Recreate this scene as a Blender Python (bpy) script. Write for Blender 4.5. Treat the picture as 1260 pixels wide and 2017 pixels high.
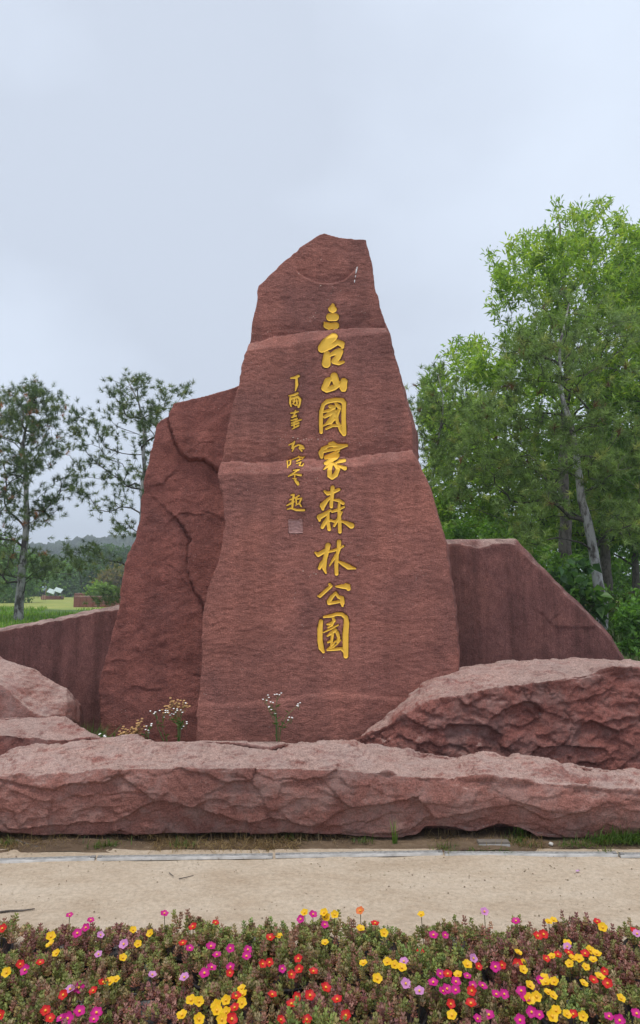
import bpy, bmesh, math, random
import numpy as np
from mathutils import Vector

for o in list(bpy.data.objects):
    bpy.data.objects.remove(o)
scene = bpy.context.scene
COL = scene.collection
R = math.radians
random.seed(7)
rng = np.random.default_rng(7)

# ------------------------------------------------------------------ camera
FPX, CX, CY, CAMZ, PITCH = 1400.0, 630.0, 1008.5, 1.6, R(5.8)
cam_d = bpy.data.cameras.new("camera")
cam = bpy.data.objects.new("camera", cam_d)
COL.objects.link(cam)
cam.location = (0, 0, CAMZ)
cam.rotation_euler = (R(90) + PITCH, 0, 0)
cam_d.sensor_fit = 'VERTICAL'
cam_d.sensor_height = 36.0
cam_d.lens = 36.0 * FPX / 2017.0
cam_d.clip_end = 3000
cam_d.clip_start = 0.05
scene.camera = cam

# ------------------------------------------------------------------ sky, sun, exposure
SUN_EL, SUN_AZ = R(76), R(-150)         # high in thin cloud, a little behind the viewer's left shoulder
world = bpy.data.worlds.new("World")
scene.world = world
world.use_nodes = True
wt = world.node_tree
wt.nodes.clear()
def wn(t, **k):
    n = wt.nodes.new(t)
    for a, b in k.items():
        setattr(n, a, b)
    return n
w_out = wn('ShaderNodeOutputWorld')
w_bg = wn('ShaderNodeBackground')
w_bg.inputs['Strength'].default_value = 0.073
w_sky = wn('ShaderNodeTexSky', sky_type='NISHITA', sun_disc=False, sun_elevation=SUN_EL, sun_rotation=SUN_AZ)
w_tc = wn('ShaderNodeTexCoord')
w_map = wn('ShaderNodeMapping')
w_map.inputs['Scale'].default_value = (-1.0, 1.0, 1.5)
w_map.inputs['Location'].default_value = (0.72, 0.1, 0.35)
w_no = wn('ShaderNodeTexNoise')
w_no.inputs['Scale'].default_value = 1.7
w_no.inputs['Detail'].default_value = 5
w_no.inputs['Roughness'].default_value = 0.42
w_ramp = wn('ShaderNodeValToRGB')
w_ramp.color_ramp.elements[0].position = 0.33
w_ramp.color_ramp.elements[0].color = (6.2, 6.85, 8.0, 1)
w_ramp.color_ramp.elements[1].position = 0.57
w_ramp.color_ramp.elements[1].color = (8.0, 8.9, 10.3, 1)
w_mix = wn('ShaderNodeMix', data_type='RGBA')
w_mix.inputs[0].default_value = 0.94
wl = wt.links.new
wl(w_tc.outputs['Generated'], w_map.inputs['Vector'])
wl(w_map.outputs[0], w_no.inputs['Vector'])
wl(w_no.outputs['Fac'], w_ramp.inputs['Fac'])
wl(w_sky.outputs[0], w_mix.inputs[6])
wl(w_ramp.outputs[0], w_mix.inputs[7])
wl(w_mix.outputs[2], w_bg.inputs['Color'])
wl(w_bg.outputs[0], w_out.inputs['Surface'])

sun_d = bpy.data.lights.new("sun", 'SUN')
sun_d.energy = 1.5
sun_d.angle = R(10)
sun_d.color = (1.0, 0.96, 0.9)
sun = bpy.data.objects.new("sun", sun_d)
COL.objects.link(sun)
sdir = Vector((math.cos(SUN_EL) * math.sin(SUN_AZ), math.cos(SUN_EL) * math.cos(SUN_AZ), math.sin(SUN_EL)))
sun.rotation_euler = (-sdir).to_track_quat('-Z', 'Y').to_euler()
sun.location = (0, 0, 30)
vs = scene.view_settings
vs.view_transform = 'Standard'
vs.look = 'None'
vs.exposure = 0.60
vs.gamma = 1.0
vs.use_curve_mapping = False
scene.cycles.use_denoising = True
scene.cycles.max_bounces = 8
scene.cycles.transparent_max_bounces = 8
scene.cycles.volume_bounces = 0

# ------------------------------------------------------------------ helpers
SP, CP = math.sin(PITCH), math.cos(PITCH)
def ray(px, py):
    x, y = (px - CX) / FPX, (CY - py) / FPX
    return x, CP - y * SP, SP + y * CP
def at(px, py, Y, k=0.0):
    """world point seen at a photo pixel on the plane y = Y + k*z"""
    dx, dy, dz = ray(px, py)
    t = (Y + k * CAMZ) / (dy - k * dz)
    return np.array((t * dx, t * dy, CAMZ + t * dz))
def atz(px, py, z):
    dx, dy, dz = ray(px, py)
    t = (z - CAMZ) / dz
    return np.array((t * dx, t * dy, z))
def project(P):
    x, y, z = P[..., 0], P[..., 1], P[..., 2] - CAMZ
    f = y * CP + z * SP
    u = -y * SP + z * CP
    return CX + FPX * x / f, CY - FPX * u / f

def mesh_np(name, V, F):
    V = np.asarray(V, dtype=np.float32)
    F = np.asarray(F, dtype=np.int32)
    me = bpy.data.meshes.new(name)
    n, k = F.shape
    me.vertices.add(len(V))
    me.vertices.foreach_set('co', V.ravel())
    me.loops.add(n * k)
    me.loops.foreach_set('vertex_index', F.ravel())
    me.polygons.add(n)
    me.polygons.foreach_set('loop_start', np.arange(0, n * k, k, dtype=np.int32))
    me.polygons.foreach_set('loop_total', np.full(n, k, dtype=np.int32))
    me.update(calc_edges=True)
    return me
def smooth(me, on=True):
    me.polygons.foreach_set('use_smooth', np.full(len(me.polygons), on, dtype=bool))
def setcol(me, C):
    a = me.color_attributes.new('col', 'FLOAT_COLOR', 'POINT')
    C = np.asarray(C, dtype=np.float32)
    if C.shape[1] == 3:
        C = np.concatenate([C, np.ones((len(C), 1), np.float32)], 1)
    a.data.foreach_set('color', C.ravel())
def link(name, me, mat=None, parent=None, loc=None):
    o = bpy.data.objects.new(name, me)
    COL.objects.link(o)
    if mat is not None and me is not None and not me.materials:
        me.materials.append(mat)
    if parent is not None:
        o.parent = parent
    if loc is not None:
        o.location = tuple(float(c) for c in loc)
    return o
def tag(o, label=None, cat=None, group=None, kind=None):
    if label: o['label'] = label
    if cat: o['category'] = cat
    if group: o['group'] = group
    if kind: o['kind'] = kind
    return o
def empty(name, loc):
    return link(name, None, loc=loc)
class MB:
    """collects tubes, boxes and polygons into one mesh"""
    def __init__(s):
        s.v, s.f, s.n = [], [], 0
    def add(s, V, F):
        V = [tuple(float(c) for c in p) for p in V]
        s.v += V
        s.f += [tuple(i + s.n for i in f) for f in F]
        s.n += len(V)
    def tube(s, pts, rad, sides=6):
        pts = [Vector(p) for p in pts]
        V, F = [], []
        for i, p in enumerate(pts):
            d = (pts[min(i + 1, len(pts) - 1)] - pts[max(i - 1, 0)])
            d = d.normalized() if d.length > 1e-9 else Vector((0, 0, 1))
            a = d.cross(Vector((0.31, 0.94, 0.12))).normalized()
            b = d.cross(a)
            r = rad[i] if hasattr(rad, '__len__') else rad
            for k in range(sides):
                t = 2 * math.pi * k / sides
                V.append(p + a * (r * math.cos(t)) + b * (r * math.sin(t)))
        for i in range(len(pts) - 1):
            for k in range(sides):
                k2 = (k + 1) % sides
                F.append((i * sides + k, i * sides + k2, (i + 1) * sides + k2, (i + 1) * sides + k))
        F.append(tuple(range(sides - 1, -1, -1)))
        F.append(tuple((len(pts) - 1) * sides + k for k in range(sides)))
        s.add(V, F)
        return s
    def box(s, c, size, bev=0.0):
        x, y, z = (q / 2 for q in size)
        b = bev
        V, F = [], []
        if b <= 0:
            V = [(c[0] + sx * x, c[1] + sy * y, c[2] + sz * z) for sx in (-1, 1) for sy in (-1, 1) for sz in (-1, 1)]
            F = [(0, 1, 3, 2), (4, 6, 7, 5), (0, 4, 5, 1), (2, 3, 7, 6), (0, 2, 6, 4), (1, 5, 7, 3)]
            s.add(V, F)
        else:
            bm = bmesh.new()
            bmesh.ops.create_cube(bm, size=1)
            for v in bm.verts:
                v.co = (c[0] + v.co.x * size[0], c[1] + v.co.y * size[1], c[2] + v.co.z * size[2])
            bmesh.ops.bevel(bm, geom=bm.edges[:], offset=b, segments=2, affect='EDGES')
            bm.verts.index_update()
            s.add([v.co[:] for v in bm.verts], [tuple(v.index for v in f.verts) for f in bm.faces])
            bm.free()
        return s
    def build(s, name, mat, parent=None, loc=None, smooth_on=False, origin=(0, 0, 0)):
        me = bpy.data.meshes.new(name)
        me.from_pydata([(p[0] - origin[0], p[1] - origin[1], p[2] - origin[2]) for p in s.v], [], s.f)
        me.update()
        if smooth_on:
            smooth(me)
        return link(name, me, mat, parent, loc)

# ---- vectorised noise
def _h(ix, iy, iz, seed):
    with np.errstate(over='ignore'):
        h = (ix.astype(np.uint32) * np.uint32(374761393) + iy.astype(np.uint32) * np.uint32(668265263)
             + iz.astype(np.uint32) * np.uint32(2147483647) + np.uint32((seed * 1274126177) & 0xffffffff))
        h ^= h >> np.uint32(13)
        h *= np.uint32(1274126177)
        h ^= h >> np.uint32(16)
        h *= np.uint32(2246822519)
        h ^= h >> np.uint32(13)
    return h.astype(np.float64) / 4294967295.0
def vnoise(P, seed=0):
    P = np.asarray(P, dtype=np.float64)
    I = np.floor(P).astype(np.int64)
    f = P - I
    u = f * f * f * (f * (f * 6 - 15) + 10)
    out = np.zeros(P.shape[:-1])
    for dx in (0, 1):
        for dy in (0, 1):
            for dz in (0, 1):
                w = (u[..., 0] if dx else 1 - u[..., 0]) * (u[..., 1] if dy else 1 - u[..., 1]) * (u[..., 2] if dz else 1 - u[..., 2])
                out += w * _h(I[..., 0] + dx, I[..., 1] + dy, I[..., 2] + dz, seed)
    return out * 2 - 1
def fbm(P, sc, octs=4, seed=0, gain=0.5):
    P = np.asarray(P) * np.asarray(sc)
    a, t = 1.0, 0.0
    for i in range(octs):
        t = t + a * vnoise(P * (2.03 ** i) + 17.3 * i, seed + i)
        a *= gain
    return t
def worley(P, sc, seed=0):
    P = np.asarray(P) * np.asarray(sc)
    I = np.floor(P).astype(np.int64)
    F1 = np.full(P.shape[:-1], 9.0)
    F2 = F1.copy()
    ID = np.zeros_like(F1)
    for dx in (-1, 0, 1):
        for dy in (-1, 0, 1):
            for dz in (-1, 0, 1):
                cx, cy, cz = I[..., 0] + dx, I[..., 1] + dy, I[..., 2] + dz
                d = ((cx + _h(cx, cy, cz, seed) - P[..., 0]) ** 2 + (cy + _h(cx, cy, cz, seed + 1) - P[..., 1]) ** 2
                     + (cz + _h(cx, cy, cz, seed + 2) - P[..., 2]) ** 2)
                m = d < F1
                F2 = np.where(m, F1, np.minimum(F2, d))
                ID = np.where(m, _h(cx, cy, cz, seed + 3), ID)
                F1 = np.where(m, d, F1)
    return np.sqrt(F1), np.sqrt(F2), ID
def sstep(a, b, x):
    t = np.clip((x - a) / (b - a), 0, 1)
    return t * t * (3 - 2 * t)

# ---- materials
def mat_new(name):
    m = bpy.data.materials.new(name)
    m.use_nodes = True
    nt = m.node_tree
    return m, nt, nt.nodes['Principled BSDF']
def nd(nt, t, ins=None, **k):
    n = nt.nodes.new(t)
    for a, b in k.items():
        setattr(n, a, b)
    for a, b in (ins or {}).items():
        if hasattr(b, 'is_linked') or hasattr(b, 'links'):
            nt.links.new(b, n.inputs[a])
        else:
            n.inputs[a].default_value = b
    return n
def noise(nt, vec, scale, detail=4, rough=0.55, mscale=None, loc=(0, 0, 0), dist=0.0):
    if mscale is not None:
        mp = nd(nt, 'ShaderNodeMapping', {'Vector': vec, 'Scale': mscale, 'Location': loc})
        vec = mp.outputs[0]
    n = nd(nt, 'ShaderNodeTexNoise', {'Vector': vec, 'Scale': scale, 'Detail': detail, 'Roughness': rough, 'Distortion': dist})
    return n.outputs['Fac']
def ramp(nt, fac, stops):
    r = nd(nt, 'ShaderNodeValToRGB', {'Fac': fac})
    e = r.color_ramp.elements
    while len(e) < len(stops):
        e.new(0.5)
    for i, (p, c) in enumerate(stops):
        e[i].position = p
        e[i].color = (c[0], c[1], c[2], 1) if hasattr(c, '__len__') else (c, c, c, 1)
    return r.outputs['Color']
def mixc(nt, fac, a, b, mode='MIX'):
    n = nd(nt, 'ShaderNodeMix', data_type='RGBA', blend_type=mode)
    for i, v in ((0, fac), (6, a), (7, b)):
        if hasattr(v, 'links'):
            nt.links.new(v, n.inputs[i])
        elif i == 0:
            n.inputs[i].default_value = v
        else:
            n.inputs[i].default_value = (v[0], v[1], v[2], 1)
    return n.outputs[2]
def math_n(nt, op, a, b=None):
    n = nd(nt, 'ShaderNodeMath', operation=op)
    for i, v in enumerate((a, b)):
        if v is None: continue
        if hasattr(v, 'links'): nt.links.new(v, n.inputs[i])
        else: n.inputs[i].default_value = v
    return n.outputs[0]
def bump(nt, bs, layers, strength=1.0):
    prev = None
    for h, d in layers:
        b = nd(nt, 'ShaderNodeBump', {'Height': h, 'Distance': d, 'Strength': strength})
        if prev is not None:
            nt.links.new(prev, b.inputs['Normal'])
        prev = b.outputs[0]
    nt.links.new(prev, bs.inputs['Normal'])
def plain(name, col, rough=0.6, metal=0.0, var=0.12, scale=30.0):
    m, nt, bs = mat_new(name)
    tc = nd(nt, 'ShaderNodeTexCoord').outputs['Object']
    f = noise(nt, tc, scale, 4)
    lo = [c * (1 - var) for c in col]; hi = [min(1, c * (1 + var)) for c in col]
    nt.links.new(ramp(nt, f, [(0.3, lo), (0.7, hi)]), bs.inputs['Base Color'])
    bs.inputs['Roughness'].default_value = rough
    bs.inputs['Metallic'].default_value = metal
    bump(nt, bs, [(f, 0.002)])
    return m
def stone(name, cols, streak=0.0, speck=0.5, grain=(1, 1, 2.6), gscale=52.0, bumpd=0.010, pale=(0.42, 0.33, 0.30), palek=0.0, dust_toplight=0.66):
    m, nt, bs = mat_new(name)
    tc = nd(nt, 'ShaderNodeTexCoord').outputs['Object']
    big = noise(nt, tc, 1.3, 5, 0.6, dist=0.4)
    mid = noise(nt, tc, 15.0, 5, 0.65, mscale=grain)
    fine = noise(nt, tc, gscale, 6, 0.72, mscale=grain)
    tiny = noise(nt, tc, 105.0, 3, 0.75)
    base = ramp(nt, big, [(0.36, cols[0]), (0.50, cols[1]), (0.64, cols[2])])
    if dust_toplight > 0:                                  # bleached, dusty crust, plus light from above painted into the lying faces' colour
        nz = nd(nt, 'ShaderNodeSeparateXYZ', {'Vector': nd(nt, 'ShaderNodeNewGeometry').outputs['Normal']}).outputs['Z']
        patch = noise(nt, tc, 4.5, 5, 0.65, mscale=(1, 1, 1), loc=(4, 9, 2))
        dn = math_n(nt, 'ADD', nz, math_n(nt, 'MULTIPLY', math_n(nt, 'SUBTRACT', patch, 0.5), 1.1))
        base = mixc(nt, math_n(nt, 'MULTIPLY', ramp(nt, dn, [(0.55, 0.0), (0.95, 1.0)]), dust_toplight), base, (0.46, 0.335, 0.285))
    k = math_n(nt, 'ADD', math_n(nt, 'MULTIPLY', mid, 0.45), math_n(nt, 'MULTIPLY', fine, 0.55))
    base = mixc(nt, 1.0, base, ramp(nt, k, [(0.36, 0.72), (0.50, 1.0), (0.64, 1.26)]), 'MULTIPLY')
    base = mixc(nt, 1.0, base, ramp(nt, tiny, [(0.36, 0.66), (0.5, 1.0), (0.64, 1.34)]), 'MULTIPLY')
    if streak > 0:
        st = noise(nt, tc, 4.0, 5, 0.65, mscale=(1.6, 1.6, 0.10), loc=(3, 1, 0))
        base = mixc(nt, math_n(nt, 'MULTIPLY', ramp(nt, st, [(0.44, 0.0), (0.60, 1.0)]), streak), base, [c * 0.40 for c in cols[0]])
    if palek > 0:
        pf = noise(nt, tc, 5.0, 6, 0.7, loc=(7, 2, 1), mscale=(1, 1, 1))
        base = mixc(nt, math_n(nt, 'MULTIPLY', ramp(nt, pf, [(0.45, 0.0), (0.62, 1.0)]), palek), base, pale)
    # scattered pale lichen and paint specks, gathered in patches
    vo = nd(nt, 'ShaderNodeTexVoronoi', {'Vector': tc, 'Scale': 34.0, 'Randomness': 1.0})
    sp = ramp(nt, vo.outputs['Distance'], [(0.10, 1.0), (0.17, 0.0)])
    msk = ramp(nt, noise(nt, tc, 3.6, 3, 0.6, mscale=(1, 1, 1), loc=(1.7, 3.1, 5.2)), [(0.56, 0.0), (0.66, 1.0)])
    base = mixc(nt, math_n(nt, 'MULTIPLY', math_n(nt, 'MULTIPLY', sp, msk), speck), base, (0.50, 0.40, 0.34))
    nt.links.new(base, bs.inputs['Base Color'])
    bs.inputs['Roughness'].default_value = 0.88
    bs.inputs['Specular IOR Level'].default_value = 0.25
    bump(nt, bs, [(mid, bumpd * 0.9), (fine, bumpd * 1.0), (tiny, 0.005)], 1.0)
    return m
def leafmat(name, rough=0.5, trans=0.35, tint=(1.15, 1.25, 0.55)):
    m, nt, bs = mat_new(name)
    at_ = nd(nt, 'ShaderNodeAttribute', attribute_name='col')
    nt.links.new(at_.outputs['Color'], bs.inputs['Base Color'])
    bs.inputs['Roughness'].default_value = rough
    bs.inputs['Specular IOR Level'].default_value = 0.35
    tr = nd(nt, 'ShaderNodeBsdfTranslucent')
    nt.links.new(mixc(nt, 1.0, at_.outputs['Color'], tint, 'MULTIPLY'), tr.inputs['Color'])
    mx = nd(nt, 'ShaderNodeMixShader', {'Fac': trans})
    nt.links.new(bs.outputs[0], mx.inputs[1])
    nt.links.new(tr.outputs[0], mx.inputs[2])
    nt.links.new(mx.outputs[0], nt.nodes['Material Output'].inputs['Surface'])
    return m
def barkmat(name, c1, c2, scale=12.0):
    m, nt, bs = mat_new(name)
    tc = nd(nt, 'ShaderNodeTexCoord').outputs['Object']
    f = noise(nt, tc, scale, 6, 0.7, mscale=(1, 1, 0.45))
    nt.links.new(ramp(nt, f, [(0.42, c1), (0.56, c2)]), bs.inputs['Base Color'])
    bs.inputs['Roughness'].default_value = 0.9
    bump(nt, bs, [(f, 0.02)])
    return m

M = {}
M['mon'] = stone('red_sandstone_face', [(0.265, 0.110, 0.090), (0.350, 0.141, 0.110), (0.410, 0.160, 0.120)], speck=0.75, streak=0.22, dust_toplight=0.3)
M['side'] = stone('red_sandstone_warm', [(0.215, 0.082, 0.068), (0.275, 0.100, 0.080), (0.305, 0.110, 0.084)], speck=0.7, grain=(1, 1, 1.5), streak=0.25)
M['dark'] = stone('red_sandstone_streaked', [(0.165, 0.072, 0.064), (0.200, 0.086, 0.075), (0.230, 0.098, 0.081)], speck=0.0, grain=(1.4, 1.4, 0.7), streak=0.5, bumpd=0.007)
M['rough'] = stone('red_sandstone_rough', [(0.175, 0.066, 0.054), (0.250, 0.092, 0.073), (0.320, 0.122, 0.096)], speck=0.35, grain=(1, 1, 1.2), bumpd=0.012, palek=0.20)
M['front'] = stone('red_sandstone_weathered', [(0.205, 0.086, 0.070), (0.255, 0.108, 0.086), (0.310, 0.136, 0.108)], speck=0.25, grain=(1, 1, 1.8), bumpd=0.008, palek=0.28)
M['gold'] = plain('gold_paint', (0.90, 0.54, 0.075), 0.75, var=0.10, scale=9)
M['gold'].node_tree.nodes['Principled BSDF'].inputs['Specular IOR Level'].default_value = 0.15

# ------------------------------------------------------------------ ground
def gz(x, y):
    x = np.asarray(x, float); y = np.asarray(y, float)
    z = -0.05 + 0.0 * x
    z = z + (0.20) * sstep(5.0, 5.35, y)
    z = z + (0.77) * sstep(7.5, 9.6, y)
    z = z - 0.92 * sstep(17, 31, y)
    wob = fbm(np.stack([x, y, 0 * x], -1), 0.35, 3, 5) * 0.10
    return z + wob * sstep(7.5, 10, y) * (1 - sstep(20, 32, y))
def ground_sheet():
    ys = np.concatenate([np.linspace(-30, 1.5, 8), np.arange(2.0, 12, 0.2), np.arange(12, 36, 0.6), np.geomspace(37, 1500, 40)])
    xs = np.concatenate([-np.geomspace(900, 10, 24), np.arange(-9.6, 9.61, 0.3), np.geomspace(10, 900, 24)])
    X, Y = np.meshgrid(xs, ys)
    Z = gz(X, Y)
    V = np.stack([X, Y, Z], -1).reshape(-1, 3)
    nx, ny = len(xs), len(ys)
    i = np.arange(ny - 1)[:, None] * nx + np.arange(nx - 1)[None, :]
    F = np.stack([i, i + 1, i + nx + 1, i + nx], -1).reshape(-1, 4)
    me = mesh_np('ground', V, F)
    smooth(me)
    m, nt, bs = mat_new('ground_soil_and_turf')
    pos = nd(nt, 'ShaderNodeNewGeometry').outputs['Position']
    sx = nd(nt, 'ShaderNodeSeparateXYZ', {'Vector': pos})
    n1 = noise(nt, pos, 2.2, 5, 0.65)
    n2 = noise(nt, pos, 25, 5, 0.7)
    soil = ramp(nt, n2, [(0.3, (0.06, 0.042, 0.03)), (0.7, (0.15, 0.105, 0.07))])
    turf = ramp(nt, n2, [(0.3, (0.05, 0.095, 0.02)), (0.7, (0.10, 0.17, 0.035))])
    lawn = ramp(nt, noise(nt, pos, 0.35, 4, 0.6), [(0.35, (0.20, 0.26, 0.045)), (0.65, (0.33, 0.33, 0.07))])
    yn = math_n(nt, 'ADD', sx.outputs['Y'], math_n(nt, 'MULTIPLY', math_n(nt, 'SUBTRACT', n1, 0.5), 3.0))
    a = mixc(nt, ramp(nt, math_n(nt, 'DIVIDE', yn, 20.0), [(0.40, 0.0), (0.47, 1.0)]), soil, turf)
    b = mixc(nt, ramp(nt, math_n(nt, 'DIVIDE', yn, 100.0), [(0.28, 0.0), (0.33, 1.0)]), a, lawn)
    nt.links.new(b, bs.inputs['Base Color'])
    bs.inputs['Roughness'].default_value = 0.95
    bump(nt, bs, [(n2, 0.03)])
    tag(link('ground', me, m), kind='structure')
ground_sheet()

def sand_sheet(name, y0, y1, mat, amp, step=0.022, z0=0.0, seed=3, x1=3.2, sidefall=False):
    xs = np.arange(-x1, x1 + step, step)
    ys = np.arange(y0, y1 + step, step)
    X, Y = np.meshgrid(xs, ys)
    P = np.stack([X, Y, 0 * X], -1)
    Z = z0 + amp * fbm(P, 2.0, 3, seed) + amp * 0.35 * fbm(P, 13.0, 3, seed + 9)
    V = np.stack([X, Y, Z], -1).reshape(-1, 3)
    nx, ny = len(xs), len(ys)
    i = np.arange(ny - 1)[:, None] * nx + np.arange(nx - 1)[None, :]
    me = mesh_np(name, V, np.stack([i, i + 1, i + nx + 1, i + nx], -1).reshape(-1, 4))
    smooth(me)
    return tag(link(name, me, mat), kind='structure')
def sandmat(name, c, lit, grit):
    m, nt, bs = mat_new(name)
    pos = nd(nt, 'ShaderNodeNewGeometry').outputs['Position']
    n1 = noise(nt, pos, 1.6, 7, 0.72, mscale=(1, 1.8, 1))
    n2 = noise(nt, pos, 38, 6, 0.72)
    n3 = noise(nt, pos, 170, 3, 0.6)
    base = ramp(nt, n1, [(0.33, c[0]), (0.52, c[1]), (0.70, c[2])])
    base = mixc(nt, 1.0, base, ramp(nt, n2, [(0.32, 0.80), (0.66, 1.14)]), 'MULTIPLY')
    base = mixc(nt, 1.0, base, ramp(nt, n3, [(0.30, 0.90), (0.70, 1.08)]), 'MULTIPLY')
    vo = nd(nt, 'ShaderNodeTexVoronoi', {'Vector': pos, 'Scale': 85.0})
    sp = ramp(nt, vo.outputs['Distance'], [(0.10, 1.0), (0.16, 0.0)])
    msk = ramp(nt, noise(nt, pos, 6.0, 3, 0.6), [(0.50, 0.0), (0.62, 1.0)])
    base = mixc(nt, math_n(nt, 'MULTIPLY', math_n(nt, 'MULTIPLY', sp, msk), grit), base, lit)
    nt.links.new(base, bs.inputs['Base Color'])
    bs.inputs['Roughness'].default_value = 0.95
    bs.inputs['Specular IOR Level'].default_value = 0.15
    bump(nt, bs, [(n2, 0.010), (n3, 0.003)])
    return m
M['sand'] = sandmat('packed_sand', [(0.42, 0.32, 0.225), (0.51, 0.41, 0.305), (0.56, 0.465, 0.36)], (0.20, 0.13, 0.08), 0.6)
M['soil'] = sandmat('dry_soil', [(0.085, 0.055, 0.036), (0.16, 0.11, 0.07), (0.27, 0.195, 0.13)], (0.36, 0.27, 0.18), 0.6)
M['bedsoil'] = sandmat('bed_soil', [(0.02, 0.014, 0.01), (0.035, 0.024, 0.018), (0.05, 0.034, 0.024)], (0.1, 0.07, 0.05), 0.5)
sand_sheet('sand_path', 3.10, 4.50, M['sand'], 0.007)
sand_sheet('soil_strip', 4.44, 5.06, M['soil'], 0.014, z0=0.0)
sand_sheet('flower_bed_soil', 1.2, 3.14, M['bedsoil'], 0.008, z0=-0.012, step=0.05)
# far park path behind the mound
def far_path():
    V, F = [], []
    for i, x in enumerate(np.linspace(-40, -4, 30)):
        yc = 38.5 + 0.02 * (x + 20) ** 2 * 0.1
        V += [(x, yc - 2.4, 0.05), (x, yc + 2.8, 0.05)]
        if i: F.append((2 * i - 2, 2 * i, 2 * i + 1, 2 * i - 1))
    me = bpy.data.meshes.new('park_path'); me.from_pydata(V, [], F)
    tag(link('park_path', me, plain('path_concrete', (0.33, 0.28, 0.26), 0.9, scale=3)), kind='structure')
far_path()

# ------------------------------------------------------------------ stones
def remesh(V, F, voxel):
    me = bpy.data.meshes.new('tmp')
    me.from_pydata([tuple(map(float, v)) for v in V], [], F)
    bm = bmesh.new(); bm.from_mesh(me)
    bmesh.ops.recalc_face_normals(bm, faces=bm.faces)
    bmesh.ops.triangulate(bm, faces=bm.faces)
    bm.to_mesh(me); bm.free()
    o = bpy.data.objects.new('tmp', me); COL.objects.link(o)
    md = o.modifiers.new('r', 'REMESH'); md.mode = 'VOXEL'; md.voxel_size = voxel; md.adaptivity = 0.0
    dg = bpy.context.evaluated_depsgraph_get()
    ev = o.evaluated_get(dg); em = ev.to_mesh()
    n = len(em.vertices)
    P = np.empty(n * 3, np.float32); em.vertices.foreach_get('co', P)
    N = np.empty(n * 3, np.float32); em.vertices.foreach_get('normal', N)
    L = np.empty(len(em.loops), np.int32); em.loops.foreach_get('vertex_index', L)
    assert len(L) == 4 * len(em.polygons)
    ev.to_mesh_clear()
    bpy.data.objects.remove(o); bpy.data.meshes.remove(me)
    return P.reshape(-1, 3).astype(np.float64), N.reshape(-1, 3).astype(np.float64), L.reshape(-1, 4)
def jag(pts, step=7.0, amp=1.6, seed=0):
    """walk an outline in photo pixels, adding small breaks between its corners"""
    r = random.Random(seed); out = []
    n = len(pts)
    for i in range(n):
        (x0, y0), (x1, y1) = pts[i], pts[(i + 1) % n]
        d = math.hypot(x1 - x0, y1 - y0); k = max(1, int(d / step)) if d < 420 else 1
        for j in range(k):
            t = j / k; a = amp if j else amp * 0.3
            out.append((x0 + (x1 - x0) * t + r.uniform(-a, a), y0 + (y1 - y0) * t + r.uniform(-a, a)))
    return out
def prism(front, back):
    n = len(front)
    V = list(front) + list(back)
    F = [tuple(range(n)), tuple(range(2 * n - 1, n - 1, -1))]
    for i in range(n):
        j = (i + 1) % n
        F.append((i, n + i, n + j, j))
    return V, F
def hull(pts):
    bm = bmesh.new()
    for p in pts: bm.verts.new(tuple(map(float, p)))
    res = bmesh.ops.convex_hull(bm, input=bm.verts)
    bmesh.ops.delete(bm, geom=[g for g in res['geom_interior'] if isinstance(g, bmesh.types.BMVert)], context='VERTS')
    bm.verts.index_update()
    V = [v.co[:] for v in bm.verts]; F = [tuple(v.index for v in f.verts) for f in bm.faces]
    bm.free()
    return V, F
def scallop(P, sc, seed, warp=0.25, wsc=3.0):
    Q = P + warp * 0.3 * np.stack([fbm(P, wsc, 3, seed + 40), fbm(P, wsc, 3, seed + 50), fbm(P, wsc, 3, seed + 60)], -1)
    f1, f2, idd = worley(Q, sc, seed)
    return f1 * f1, f2 - f1, idd
def facets(P, sc, seed, warp=0.2, wsc=2.5):
    """broken-stone facets: every cell is its own tilted plane; neighbours meet in sharp steps and ridges"""
    Q = P + warp * 0.3 * np.stack([fbm(P, wsc, 3, seed + 40), fbm(P, wsc, 3, seed + 50), fbm(P, wsc, 3, seed + 60)], -1)
    Q = Q * np.asarray(sc)
    I = np.floor(Q).astype(np.int64)
    best = np.full(P.shape[:-1], 9.0)
    for dx in (-1, 0, 1):
        for dy in (-1, 0, 1):
            for dz in (-1, 0, 1):
                c = [I[..., 0] + dx, I[..., 1] + dy, I[..., 2] + dz]
                d = [c[k] + _h(c[0], c[1], c[2], seed + k) - Q[..., k] for k in range(3)]
                t = [(_h(c[0], c[1], c[2], seed + 5 + k) - 0.5) * 1.1 for k in range(3)]
                h = _h(c[0], c[1], c[2], seed + 9) * 0.45 + 0.42 * (d[0] ** 2 + d[1] ** 2 + d[2] ** 2) + t[0] * d[0] + t[1] * d[1] + t[2] * d[2]
                best = np.minimum(best, h)
    return best + 0.35
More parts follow.
